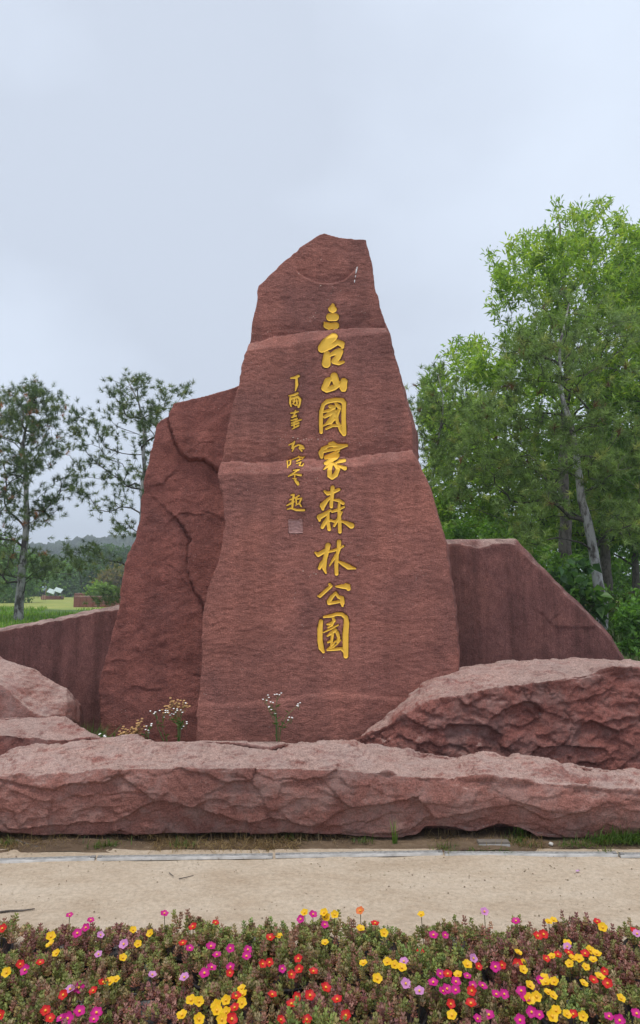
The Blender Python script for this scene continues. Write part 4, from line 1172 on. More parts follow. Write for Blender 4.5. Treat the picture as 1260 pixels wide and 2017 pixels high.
# ------------------------------------------------------------------ far hill and its wood
def hill():
    xs = np.linspace(-420, 420, 90); ys = np.linspace(230, 520, 40)
    X, Y = np.meshgrid(xs, ys)
    def hz(X, Y):
        t = np.sin(np.clip((Y - 230) / 290, 0, 1) * math.pi)
        w = 0.62 + 0.38 * np.sin(X * 0.012 + 2.3) + 0.12 * fbm(np.stack([X, Y, 0 * X], -1), 0.012, 3, 3)
        return -1.0 + 21.0 * t * np.clip(w, 0.3, 1.2)
    Z = hz(X, Y)
    V = np.stack([X, Y, Z], -1).reshape(-1, 3); nx, ny = len(xs), len(ys)
    i = np.arange(ny - 1)[:, None] * nx + np.arange(nx - 1)[None, :]
    me = mesh_np('hill', V, np.stack([i, i + 1, i + nx + 1, i + nx], -1).reshape(-1, 4)); smooth(me)
    tag(link('hill', me, plain('hill_soil', (0.05, 0.075, 0.03), 0.95, scale=0.1)), kind='structure')
    r = np.random.default_rng(5)
    n = 2600
    x = r.uniform(-260, 60, n); y = r.uniform(240, 400, n)
    bm = bmesh.new(); bmesh.ops.create_icosphere(bm, subdivisions=2, radius=1.0)
    bm.verts.index_update()
    iv = np.array([v.co[:] for v in bm.verts]); jf = np.array([[v.index for v in f.verts] for f in bm.faces]); bm.free()
    s = r.uniform(1.8, 3.6, (n, 1, 1))
    lump = 1 + 0.28 * r.normal(size=(n, len(iv), 1)).clip(-1.6, 1.6)
    V = np.stack([x, y, hz(x, y) + 1.2], -1)[:, None, :] + iv[None] * s * lump * np.array((1, 1, 1.25))
    F = (np.arange(n)[:, None, None] * len(iv) + jf[None]).reshape(-1, 3)
    c = np.array([(0.045, 0.085, 0.028), (0.06, 0.105, 0.032), (0.035, 0.07, 0.026)])[r.integers(0, 3, n)] * r.uniform(0.8, 1.2, (n, 1))
    me = mesh_np('forest', V.reshape(-1, 3), F); setcol(me, np.repeat(c, len(iv), 0))
    tag(link('distant_forest', me, M['leaf']), 'hazy green wood covering the far hill at the left', 'forest', kind='stuff')
hill()
def treeline():
    """the continuous hedge of wood at the back of the lawn"""
    r = np.random.default_rng(15)
    n = 52000
    x = r.uniform(-75, 45, n); y = 105 + r.uniform(-4, 4, n)
    h = 4.6 + 2.2 * fbm(np.stack([x, 0 * x, 0 * x], -1), 0.16, 3, 4)
    z = r.uniform(0, 1, n) ** 0.8 * np.clip(h, 2.0, 9)
    c = np.array([(0.045, 0.095, 0.024), (0.06, 0.125, 0.028), (0.085, 0.155, 0.032)])
    ci = np.clip(((fbm(np.stack([x, 0 * x, z], -1), 0.3, 2, 9) + 1) * 1.5).astype(int), 0, 2)
    L = r.uniform(0.35, 0.75, n)
    V, F = leaves_mesh(np.stack([x, y, z], -1), r.normal(size=(n, 3)), L, L * 0.6, 0.1, 4)
    me = mesh_np('wood', V, F); setcol(me, np.repeat(c[ci] * r.uniform(0.7, 1.3, (n, 1)), 4, 0))
    tag(link('woodland_edge', me, M['leaf']), 'dense green edge of the wood behind the lawn', 'woodland', kind='stuff')
treeline()

# ---- things across the lawn
M['brick'] = stone('red_block', [(0.20, 0.075, 0.055), (0.25, 0.092, 0.066), (0.28, 0.105, 0.075)], speck=0, dust_toplight=0.2)
def far_wall(label, px0, px1, pyt, Y, thick):
    a, b = at(px0, pyt, Y), at(px1, pyt, Y)
    h = a[2]
    org = np.array(((a[0] + b[0]) / 2, Y, 0.0))
    root = empty('low_wall', org); tag(root, label, 'wall', 'low red walls across the lawn')
    L = b[0] - a[0]
    MB().box((0, thick / 2, (h - 0.08) / 2 - 0.05), (L, thick, h - 0.08 + 0.1)).build('wall_core', M['brick'], root)
    n = 5
    me = None
    for k in range(n):
        if me is None:
            o = MB().box((0, 0, 0), (L / n - 0.02, thick + 0.1, 0.09), 0.012).build('coping_stone', M['front'], root); me = o.data
        else:
            o = link('coping_stone', me, None, root)
        o.location = (-L / 2 + L / n * (k + 0.5), thick / 2, h - 0.04)
    k2 = 3
    rows = 3
    bme = None
    bw, bh = L / 9, (h - 0.12) / rows
    for r_ in range(rows):
        for k in range(9):
            if bme is None:
                o = MB().box((0, 0, 0), (bw - 0.03, 0.05, bh - 0.025), 0.008).build('stone_block', M['brick'], root); bme = o.data
            else:
                o = link('stone_block', bme, None, root)
            o.location = (-L / 2 + bw * (k + 0.5), -0.012 - 0.006 * ((k * 7 + r_ * 3) % 3), 0.03 + bh * (r_ + 0.5))
far_wall('low red stone wall with pale coping nearest the cracked slab', 145, 262, 1174.5, 50, 1.0)
far_wall('darker low red wall standing farther back behind the lime green bush', 146, 250, 1168.5, 68, 0.8)
def info_sign():
    p = atz(105, 1181, 0.0); Y = p[1]
    root = empty('information_sign', p); tag(root, 'pair of slanted pale information panels on a low red plinth on the lawn', 'sign')
    MB().box((-0.3, 0.5, 0.17), (2.0, 1.2, 0.38), 0.03).build('plinth', M['brick'], root)
    w = plain('sign_panel', (0.36, 0.46, 0.44), 0.35, var=0.15, scale=6)
    g = plain('sign_metal', (0.16, 0.17, 0.18), 0.5)
    for x, zt in ((-0.15, 0.85), (0.55, 0.98)):
        mb = MB(); mb.box((0, 0, 0), (0.80, 0.06, 0.60), 0.012)
        o = mb.build('panel', w, root); o.location = (x, -0.2, zt); o.rotation_euler = (R(-48), R(18), 0)
        lg = MB()
        lg.tube([(x - 0.3, 0.1, 0.1), (x - 0.3, -0.1, zt - 0.1)], 0.05, 8); lg.build('leg', g, root)
        lg = MB()
        lg.tube([(x + 0.3, 0.1, 0.1), (x + 0.3, -0.1, zt - 0.1)], 0.05, 8); lg.build('leg', g, root)
info_sign()
def person():
    p = atz(86, 1182.5, 0.0)
    V = [(0, 0, 0.98), (0, 0, 1.15), (0, 0, 1.36), (0, 0.0, 1.47), (0, -0.01, 1.54), (0, -0.01, 1.63), (0, -0.01, 1.70),
         (-0.10, 0, 0.90), (-0.11, -0.01, 0.50), (-0.12, 0.02, 0.09), (-0.12, -0.12, 0.03),
         (0.10, 0, 0.90), (0.11, 0.01, 0.50), (0.12, 0.04, 0.09), (0.12, -0.10, 0.03),
         (-0.19, 0, 1.39), (-0.24, 0.03, 1.13), (-0.20, -0.14, 0.98), (-0.17, -0.20, 0.94),
         (0.19, 0, 1.39), (0.24, 0.03, 1.13), (0.20, -0.14, 0.98), (0.17, -0.20, 0.94)]
    E = [(0, 1), (1, 2), (2, 3), (3, 4), (4, 5), (5, 6), (0, 7), (7, 8), (8, 9), (9, 10), (0, 11), (11, 12), (12, 13), (13, 14), (2, 15), (15, 16), (16, 17), (17, 18), (2, 19), (19, 20), (20, 21), (21, 22)]
    Rr = [0.15, 0.14, 0.16, 0.07, 0.06, 0.10, 0.085, 0.095, 0.062, 0.042, 0.04, 0.095, 0.062, 0.042, 0.04, 0.065, 0.045, 0.034, 0.04, 0.065, 0.045, 0.034, 0.04]
    me = bpy.data.meshes.new('person'); me.from_pydata(V, E, [])
    o = bpy.data.objects.new('tmp', me); COL.objects.link(o)
    md = o.modifiers.new('s', 'SKIN')
    for i, sv in enumerate(me.skin_vertices[0].data):
        sv.radius = (Rr[i], Rr[i] * (0.75 if i < 3 else 1)); sv.use_root = (i == 0)
    sb = o.modifiers.new('u', 'SUBSURF'); sb.levels = 2
    dg = bpy.context.evaluated_depsgraph_get()
    m2 = bpy.data.meshes.new_from_object(o.evaluated_get(dg)); bpy.data.objects.remove(o)
    m2.name = 'person'; m2.materials.clear()
    for nm, c in (('skin', (0.42, 0.26, 0.19)), ('pale_shirt', (0.42, 0.52, 0.62)), ('dark_shorts', (0.02, 0.022, 0.03)), ('shoes', (0.08, 0.08, 0.08))):
        m2.materials.append(plain(nm, c, 0.8))
    for f in m2.polygons:
        z, x = f.center.z, abs(f.center.x)
        f.material_index = 3 if z < 0.09 else 0 if z < 0.56 else 2 if z < 0.98 and x < 0.17 else 1 if 0.96 < z < 1.44 and not (x > 0.16 and z < 1.15) else 0
    smooth(m2)
    b = link('person', m2, loc=p); tag(b, 'person in a pale blue shirt and dark shorts standing on the far lawn', 'person')
    b.rotation_euler.z = R(160)
    bm = bmesh.new(); bmesh.ops.create_uvsphere(bm, u_segments=14, v_segments=8, radius=0.115)
    for v in bm.verts: v.co.z = v.co.z * 1.0 + 1.675; v.co.y += 0.015
    bmesh.ops.delete(bm, geom=[v for v in bm.verts if v.co.z < 1.62 and v.co.y < 0.02], context='VERTS')
    hm = bpy.data.meshes.new('hair'); bm.to_mesh(hm); bm.free()
    link('hair', hm, plain('dark_hair', (0.015, 0.012, 0.012), 0.7), b)
person()

# ------------------------------------------------------------------ light bars along the path
M['alu'] = plain('aluminium_housing', (0.45, 0.43, 0.41), 0.6, 0.25, var=0.3, scale=35)
M['lens'] = plain('lens_strip', (0.30, 0.29, 0.27), 0.35, 0.0, var=0.4, scale=60)
M['cap'] = plain('grey_end_cap', (0.22, 0.21, 0.20), 0.6)
M['edge'] = plain('white_edge', (0.62, 0.61, 0.59), 0.5, var=0.25, scale=12)
ords = ['first light bar from the left along the path, partly out of view', 'second light bar from the left, tilted with its far side dusty', 'third light bar from the left, below the middle of the front stone',
        'fourth light bar from the left, with grass growing at its joint', 'fifth light bar at the right edge of the path']
bars = [((-160, 1692), (188, 1682)), ((192, 1682), (537, 1677.5)), ((542, 1677), (871, 1671.5)), ((875, 1673.5), (1214, 1674.5)), ((1219, 1676), (1560, 1675))]
for (a, b), lab in zip(bars, ords):
    pa, pb = atz(a[0], a[1], 0.03), atz(b[0], b[1], 0.03)
    L = np.linalg.norm(pb - pa); ang = math.atan2(pb[1] - pa[1], pb[0] - pa[0])
    mid = (pa + pb) / 2; mid[2] = 0.0
    root = empty('light_bar', mid); root.rotation_euler.z = ang
    tag(root, lab, 'light bar', 'light bars along the path')
    MB().box((0, 0, 0.006), (L, 0.034, 0.018), 0.003).build('housing', M['alu'], root)
    MB().box((0, 0.004, 0.0155), (L - 0.06, 0.016, 0.005), 0.001).build('lens', M['lens'], root)
    MB().box((0, -0.0195, 0.006), (L - 0.002, 0.004, 0.016), 0.001).build('front_lip', M['edge'], root)
    for s_ in (-1, 1):
        MB().box((s_ * (L / 2 - 0.014), 0.0, 0.0158), (0.026, 0.031, 0.005), 0.001).build('end_cap', M['cap'], root)
pa, pb = atz(941, 1657, 0.03), atz(1001, 1655, 0.03)
root = empty('light_bar', ((pa + pb) / 2) * np.array((1, 1, 0))); tag(root, 'short loose light bar lying under the front stone in its notch', 'light bar', 'light bars along the path')
L = np.linalg.norm(pb - pa)
MB().box((0, 0, 0.016), (L, 0.06, 0.03), 0.003).build('housing', plain('dusty_housing', (0.17, 0.145, 0.12), 0.8), root)
MB().box((0, -0.033, 0.012), (L, 0.005, 0.016), 0.001).build('front_lip', M['alu'], root)

# ------------------------------------------------------------------ grass, straw, twigs, pebbles
def blades(n, xy, h, w, cols, seed, lean=0.5, z0=None):
    r = np.random.default_rng(seed)
    P = xy(r, n)
    n = len(P)
    ang = r.uniform(0, 2 * math.pi, n); le = r.uniform(0, lean, n)
    D = np.stack([np.cos(ang) * le, np.sin(ang) * le, np.ones(n)], -1); D = unit(D)
    H = h * r.uniform(0.5, 1.3, (n, 1))
    S = np.stack([-np.sin(ang), np.cos(ang), 0 * ang], -1)
    Wd = w * r.uniform(0.7, 1.3, (n, 1))
    mid = P + D * H * 0.55
    bend = np.stack([np.cos(ang), np.sin(ang), 0 * ang], -1) * H * 0.35 * le[:, None]
    tip = P + D * H + bend - np.array((0, 0, 1.0)) * H * 0.25 * le[:, None]
    V = np.stack([P - S * Wd / 2, P + S * Wd / 2, mid + S * Wd * 0.4, mid - S * Wd * 0.4, tip], 1).reshape(-1, 3)
    i = np.arange(n)[:, None] * 5
    F = np.concatenate([i + np.array([[0, 1, 2]]), i + np.array([[0, 2, 3]]), i + np.array([[3, 2, 4]])], 0)
    c = np.array(cols)[r.integers(0, len(cols), n)] * r.uniform(0.75, 1.25, (n, 1))
    return V, F, np.repeat(c, 5, 0)
GR = [(0.15, 0.29, 0.045), (0.19, 0.35, 0.055), (0.12, 0.22, 0.04), (0.26, 0.36, 0.07)]
def stuff(name, parts, label, cat, mat):
    Vs, Fs, Cs, k = [], [], [], 0
    for V, F, C in parts:
        Vs.append(V); Fs.append(F + k); Cs.append(C); k += len(V)
    me = mesh_np(name, np.concatenate(Vs), np.concatenate(Fs)); setcol(me, np.concatenate(Cs))
    return tag(link(name, me, mat), label, cat, kind='stuff')
def area(x0, x1, y0, y1, clump=None):
    def f(r, n):
        x = r.uniform(x0, x1, n * 3); y = r.uniform(y0, y1, n * 3)
        if clump is not None:
            m = fbm(np.stack([x, y, 0 * x], -1), clump[0], 2, clump[1]) > clump[2]
            x, y = x[m][:n], y[m][:n]
        else:
            x, y = x[:n], y[:n]
        return np.stack([x, y, gz(x, y)], -1)
    return f
stuff('grass', [blades(16000, area(-8.5, -3.0, 8.6, 19, (0.9, 3, -0.5)), 0.11, 0.014, GR, 1, 1.0), blades(9000, area(2.5, 9.0, 8.6, 16, (0.9, 4, -0.3)), 0.18, 0.016, [(0.06, 0.11, 0.02), (0.08, 0.14, 0.03)], 2, 0.7),
                blades(5000, area(-30, -6, 26, 34), 0.12, 0.03, GR, 3, 0.6)], 'bright green long grass on the bank behind the low slab', 'grass', M['leaf'])
def strip(y0, y1, clump):
    def f(r, n):
        x = r.uniform(-3, 3, n * 4); y = r.uniform(y0, y1, n * 4)
        m = fbm(np.stack([x, 0 * y, 0 * x], -1), clump[0], 2, clump[1]) > clump[2]
        x, y = x[m][:n], y[m][:n]
        return np.stack([x, y, 0 * x + 0.002], -1)
    return f
def spots(pts, rad):
    def f(r, n):
        k = r.integers(0, len(pts), n)
        c = np.array(pts)[k]
        return np.stack([c[:, 0] + r.normal(size=n) * rad, c[:, 1] + r.normal(size=n) * rad * 0.5, 0 * c[:, 0] + 0.002], -1)
    return f
tuft_px = [(205, 1668), (220, 1666), (360, 1668), (372, 1664), (190, 1672), (575, 1655), (722, 1660), (876, 1672), (880, 1680), (1010, 1658), (1020, 1664), (1030, 1655), (1040, 1668), (1110, 1668), (1135, 1664), (1150, 1668), (1165, 1660), (1180, 1664), (1200, 1664), (1215, 1660), (1230, 1656), (1245, 1652), (1258, 1650), (940, 1680), (985, 1680), (1190, 1681), (10, 1664), (1020, 1650)]
tuft_xy = [tuple(atz(x, y, 0)[:2]) for x, y in tuft_px]
stuff('grass_tufts', [blades(800, spots(tuft_xy, 0.035), 0.055, 0.0045, [(0.07, 0.13, 0.025), (0.10, 0.17, 0.03), (0.16, 0.17, 0.05)], 4, 1.6),
                      blades(14, spots([tuple(atz(777, 1662, 0)[:2])], 0.008), 0.15, 0.006, GR, 5, 0.25), blades(24, spots([tuple(atz(1022, 1645, 0)[:2])], 0.012), 0.20, 0.006, GR, 6, 0.3),
                      blades(420, spots([tuple(atz(x, 1658, 0)[:2]) for x in (1190, 1210, 1235, 1255, 1270)], 0.06), 0.10, 0.005, [(0.08, 0.15, 0.03), (0.12, 0.20, 0.04)], 7, 1.6)],
      'thin green grass tufts growing along the light bars', 'grass', M['leaf'])
STRAW = [(0.30, 0.21, 0.10), (0.24, 0.16, 0.08), (0.38, 0.28, 0.15), (0.17, 0.11, 0.06)]
stuff('dry_grass', [blades(3200, strip(4.50, 4.78, (1.6, 8, -0.25)), 0.065, 0.0034, STRAW, 8, 9.0), blades(620, spots([tuple(atz(x, 1652, 0)[:2]) for x in (60, 100, 150, 240, 300, 350, 480, 560, 600, 660, 860, 880, 900)], 0.06), 0.075, 0.0032, STRAW, 9, 2.6)],
      'dry straw and dead grass under the edge of the front stone', 'dry grass', M['leaf'])
def pebbles():
    r = np.random.default_rng(12)
    n = 1500
    x = r.uniform(-2.4, 2.4, n); y = 3.15 + 1.55 * r.uniform(0, 1, n) ** 0.7
    iv = np.array([(1, 0, 0), (-1, 0, 0), (0, 1, 0), (0, -1, 0), (0, 0, 1), (0, 0, -1)], float)
    jf = np.array([(0, 2, 4), (2, 1, 4), (1, 3, 4), (3, 0, 4), (2, 0, 5), (1, 2, 5), (3, 1, 5), (0, 3, 5)])
    s = 0.0018 + 0.0028 * r.uniform(0, 1, (n, 1, 1)) ** 3
    V = np.stack([x, y, 0 * x + 0.003], -1)[:, None, :] + iv[None] * s * r.uniform(0.6, 1.4, (n, 6, 1)) * np.array((1.2, 1.2, 0.7))
    F = (np.arange(n)[:, None, None] * 6 + jf[None]).reshape(-1, 3)
    c = np.array([(0.40, 0.31, 0.22), (0.30, 0.22, 0.15), (0.50, 0.42, 0.33), (0.24, 0.16, 0.11)])[r.integers(0, 4, n)]
    stuff('pebbles', [(V.reshape(-1, 3), F, np.repeat(c, 6, 0))], 'fine grit and crumbs scattered over the sand path', 'gravel', M['leaf'])
pebbles()
def twig(label, pts, r0):
    P = [atz(x, y, 0.008) for x, y in pts]
    mb = MB()
    mb.tube([p - P[0] for p in P], [r0 * (1 - 0.5 * i / (len(P) - 1)) for i in range(len(P))], 6)
    o = mb.build('twig', M['brownbark'], loc=P[0]); tag(o, label, 'twig', 'twigs on the ground')
twig('pale stick lying on the sand at the left edge', [(-4, 1797), (20, 1794), (45, 1793), (68, 1790)], 0.006)
twig('short dark twig on the sand, the left of a close pair', [(333, 1719), (338, 1723), (342, 1726)], 0.003)
twig('thin curved twig on the sand, the right of a close pair', [(352, 1731), (366, 1728), (381, 1724)], 0.003)
twig('dark stick in the dry grass under the left end of the front stone', [(30, 1654), (50, 1661), (74, 1668)], 0.006)
def lone(name, label, px, py, s, mat, cat):
    p = atz(px, py, 0.0)
    bm = bmesh.new(); bmesh.ops.create_icosphere(bm, subdivisions=2, radius=s)
    r = random.Random(3)
    for v in bm.verts: v.co = v.co * r.uniform(0.8, 1.15); v.co.z = v.co.z * 0.75 + s * 0.6
    me = bpy.data.meshes.new(name); bm.to_mesh(me); bm.free()
    tag(link(name, me, mat, loc=p), label, cat)
lone('pebble', 'single white pebble on the soil below the right part of the front stone', 1085, 1665, 0.014, plain('white_pebble', (0.6, 0.57, 0.52), 0.8), 'pebble')

# ------------------------------------------------------------------ wild plants at the foot of the monument
M['petal_w'] = plain('white_petal', (0.80, 0.79, 0.76), 0.6, var=0.05)
def weed(name, label, px, pyb, Y, stalks, dry=False, leafn=40, seed=1, fl=True, size=0.0075):
    b = at(px, pyb, Y); b[2] = 0.14
    root = empty(name, b); tag(root, label, 'plant', 'wild plants at the foot of the stones')
    r = random.Random(seed); rn = np.random.default_rng(seed)
    st, fm = MB(), MB()
    LC, LD = [], []
    for line in stalks:
        pts = [np.array((0, 0, 0.0))] + [at(x, y, Y + r.uniform(-0.04, 0.04)) - b for x, y in line]
        st.tube(pts, [0.0035 * (1 - 0.6 * i / len(pts)) for i in range(len(pts))], 5)
        for k in range(leafn // len(stalks)):
            u = r.random() ** 1.3 * 0.75 * (len(pts) - 1); i = int(u)
            p = pts[i] + (pts[min(i + 1, len(pts) - 1)] - pts[i]) * (u - i)
            LC.append(p); LD.append((r.uniform(-1, 1), r.uniform(-1, 1), 0.5))
        tip = pts[-1]
        for k in range(4 if fl else 13):
            c = tip + np.array((r.gauss(0, 0.018), r.gauss(0, 0.014), r.gauss(0, 0.014) - 0.01 * (k > 3) * k * 0.4))
            st.tube([tip - np.array((0, 0, 0.04)), c], 0.0012, 3)
            q = []
            m = 8
            q.append(c + np.array((0, 0, 0.002)))
            for j in range(m):
                t = 2 * math.pi * j / m
                q.append(c + np.array((size * math.cos(t), size * 0.8 * math.sin(t) - 0.004, size * 0.35 * math.sin(t) + 0.004)))
            fm.add(q, [(0, j + 1, (j + 1) % m + 1) for j in range(m)])
    mt = M['drystem'] if dry else M['stem']
    st.build('stem', mt, root)
    tag(fm.build('flower_heads', M['dryhead'] if not fl else M['petal_w'], root), kind='stuff')
    if LC:
        V, F = leaves_mesh(np.array(LC), np.array(LD), np.full(len(LC), 0.055), np.full(len(LC), 0.011), 0.2, seed)
        me = mesh_np('leaves', V, F)
        cols = np.array([(0.20, 0.12, 0.05), (0.28, 0.15, 0.05)] if dry else [(0.07, 0.14, 0.03), (0.09, 0.17, 0.04)])[rn.integers(0, 2, len(LC))]
        setcol(me, np.repeat(cols, 4, 0)); link('leaves', me, M['leaf'], root)
M['stem'] = plain('green_stem', (0.10, 0.16, 0.04), 0.6)
M['drystem'] = plain('dry_stem', (0.25, 0.15, 0.06), 0.8)
M['dryhead'] = plain('dry_seed_head', (0.42, 0.24, 0.09), 0.8, var=0.3)
weed('fleabane', 'white flowered fleabane with two spreading stalks before the inscribed stone', 546, 1460, 5.75, [[(544, 1425), (540, 1400), (533, 1386)], [(545, 1420), (543, 1395), (546, 1370)], [(548, 1430), (543, 1412), (540, 1402)], [(552, 1435), (566, 1408), (588, 1388)], [(552, 1440), (565, 1425), (573, 1416)], [(543, 1425), (530, 1400), (522, 1376)]], leafn=46, seed=3)
weed('fleabane', 'clump of white fleabane mixed with dry stalks before the cracked slab', 350, 1462, 5.75, [[(352, 1430), (346, 1402)], [(350, 1430), (334, 1408)], [(356, 1430), (366, 1426)], [(309, 1430), (307, 1402)], [(320, 1435), (321, 1404)], [(354, 1430), (358, 1398)]], leafn=90, seed=5)
weed('dry_weed', 'tall dry brown weed standing among the white fleabane', 352, 1462, 5.80, [[(350, 1410), (337, 1378)], [(352, 1405), (348, 1380)], [(353, 1405), (362, 1384)], [(350, 1420), (330, 1392)]], dry=True, fl=False, seed=7, leafn=34, size=0.010)
weed('dry_weed', 'short orange brown dry weed left of the fleabane clump', 255, 1464, 5.72, [[(250, 1448), (246, 1436)], [(256, 1448), (258, 1434)], [(264, 1450), (268, 1438)], [(270, 1450), (274, 1422)], [(244, 1455), (240, 1446)]], dry=True, fl=False, seed=9, leafn=60, size=0.011)
weed('fleabane', 'small fleabane with one upright white head between the dry weeds', 293, 1464, 5.72, [[(292, 1448), (295, 1428)], [(286, 1450), (288, 1440)]], leafn=20, seed=11)
weed('fleabane', 'tiny fleabane at the tip of the wedge boulder', 206, 1468, 5.62, [[(205, 1458), (208, 1449)], [(203, 1460), (202, 1453)]], leafn=16, seed=13)
stuff('shaded_grass', [blades(500, lambda r, n: np.stack([r.normal(size=n) * 0.12 - 2.0, r.normal(size=n) * 0.12 + 6.15, 0 * np.arange(n) + 0.15], -1), 0.26, 0.008, [(0.10, 0.19, 0.04), (0.13, 0.23, 0.05)], 14, 0.7)], 'grass in the gap between the boulders and the cracked slab', 'grass', M['leaf'])

# ------------------------------------------------------------------ flower bed
FL = [  # (view origin x, colour, [(x, y) in the enlarged view])
 (0, 'magenta', [(410, 72), (535, 102), (507, 145), (457, 178), (150, 395), (465, 498), (468, 642), (360, 682), (400, 682), (568, 650), (552, 690), (1120, 267), (1245, 258), (1248, 383), (1207, 415), (970, 62)]),
 (0, 'pink', [(592, 188), (732, 242), (582, 302), (415, 512), (898, 424), (1090, 440)]),
 (0, 'yellow', [(300, 197), (297, 245), (333, 294), (38, 408), (785, 156), (887, 178), (815, 240), (724, 322), (648, 465), (685, 450), (1128, 573), (1175, 580), (1075, 662), (1175, 685)]),
 (0, 'red', [(15, 150), (118, 360), (236, 353), (608, 470), (552, 518), (268, 636), (295, 682), (375, 541), (1140, 140), (1080, 238), (0, 662)]),
 (420, 'magenta', [(588, 66), (517, 94), (657, 127), (100, 268), (203, 275), (195, 315), (20, 308), (102, 377), (405, 388)]),
 (420, 'yellow', [(540, 55), (655, 55), (667, 82), (717, 67), (870, 150), (1228, 67), (387, 194), (660, 233), (887, 355), (1028, 347), (1070, 362), (1112, 382), (967, 445), (1008, 175), (168, 505), (175, 540), (168, 590), (75, 573), (20, 605), (20, 635), (77, 643), (50, 686)]),
 (420, 'red', [(12, 117), (335, 205), (97, 412), (290, 360), (332, 350), (503, 328), (508, 390), (460, 422), (590, 405), (662, 500), (347, 543), (492, 552), (570, 547), (135, 552), (127, 620), (107, 685), (462, 598), (397, 690), (732, 572), (785, 663), (515, 682), (552, 690), (1222, 287), (955, 122)]),
 (420, 'orange', [(868, 45)]),
 (420, 'pink', [(1127, 347), (1135, 475), (1218, 520)]),
 (840, 'pink', [(340, 50), (275, 325), (832, 258), (1243, 182)]),
 (840, 'magenta', [(528, 107), (40, 190), (108, 188), (407, 377), (78, 418), (240, 432), (40, 470), (172, 465), (272, 484), (328, 490), (118, 508), (172, 515), (95, 522), (410, 542), (457, 537), (562, 522), (580, 560), (368, 663), (300, 685), (620, 643), (667, 660), (552, 693), (1078, 672), (1140, 693), (1240, 655), (668, 455)]),
 (840, 'red', [(690, 185), (655, 195), (1008, 110), (1225, 165), (305, 374), (445, 366), (537, 360), (705, 328), (775, 305), (837, 295), (937, 300), (1050, 403), (985, 455), (1070, 475), (125, 420), (267, 518), (142, 595), (262, 595), (868, 657)]),
 (840, 'yellow', [(722, 112), (750, 100), (1040, 143), (830, 235), (540, 293), (740, 316), (965, 280), (1005, 300), (860, 325), (900, 328), (845, 358), (985, 335), (940, 377), (1023, 436), (927, 474), (565, 355), (570, 393), (240, 365), (187, 423), (695, 440), (705, 470), (755, 463), (608, 486), (745, 545), (718, 530), (650, 552), (605, 565), (1147, 562), (765, 636), (740, 668), (828, 658), (925, 668), (150, 662)]),
]
PET = {'magenta': ((0.55, 0.010, 0.22), (0.75, 0.03, 0.33)), 'pink': ((0.70, 0.30, 0.60), (0.60, 0.25, 0.50)), 'yellow': ((0.92, 0.60, 0.015), (0.86, 0.45, 0.010)), 'red': ((0.62, 0.006, 0.020), (0.78, 0.07, 0.015)), 'orange': ((0.80, 0.20, 0.06), (0.80, 0.28, 0.05))}
M['petal'] = leafmat('petal', 0.5, 0.30, (1.0, 1.0, 1.0))
M['stamen'] = plain('stamen', (0.80, 0.45, 0.03), 0.7)
def flower_mesh(colour, seed):
    r = random.Random(seed); cin, cout = PET[colour][1], PET[colour][0]
    V, F, C = [], [], []
    for k in range(5):
        a = 2 * math.pi * k / 5 + r.uniform(-0.1, 0.1)
        ca, sa = math.cos(a), math.sin(a); cup = r.uniform(0.5, 0.85)
        n0 = len(V)
        for i, (t, w) in enumerate([(0.10, 0.12), (0.45, 0.50), (0.78, 0.66), (0.98, 0.44)]):
            for j, s_ in enumerate((-1, 0, 1)):
                x = t if not (i == 3 and j == 1) else t - 0.10
                z = cup * (0.55 * t ** 1.6) + (0.05 if s_ else 0.0) + r.uniform(-0.02, 0.02) + 0.02 * (k % 2)
                y = s_ * w
                V.append((x * ca - y * sa, x * sa + y * ca, z))
                u = min(1, t * 1.2); C.append([cin[q] + (cout[q] - cin[q]) * u for q in range(3)])
        for i in range(3):
            for j in range(2):
                b = n0 + i * 3 + j
                F.append((b, b + 1, b + 4, b + 3))
    me = mesh_np('flower', np.array(V) * 0.0168, np.array(F)); setcol(me, np.array(C)); smooth(me)
    me.materials.append(M['petal'])
    return me
def stamen_mesh():
    bm = bmesh.new(); bmesh.ops.create_icosphere(bm, subdivisions=1, radius=0.0042)
    for v in bm.verts: v.co.z = v.co.z * 0.8 + 0.005
    me = bpy.data.meshes.new('stamens'); bm.to_mesh(me); bm.free(); me.materials.append(M['stamen'])
    return me
FM = {c: [flower_mesh(c, 10 * i + len(c)) for i in range(4)] for c in PET}
SM = stamen_mesh()
flowers = []
for ox, c, L in FL:
    for x, y in L:
        px, py = ox + x / 3.0, 1780 + y / 3.0
        p = atz(px, py, 0.172)
        if p[1] > 3.24: p = at(px, py, 3.22)
        flowers.append((p, c))

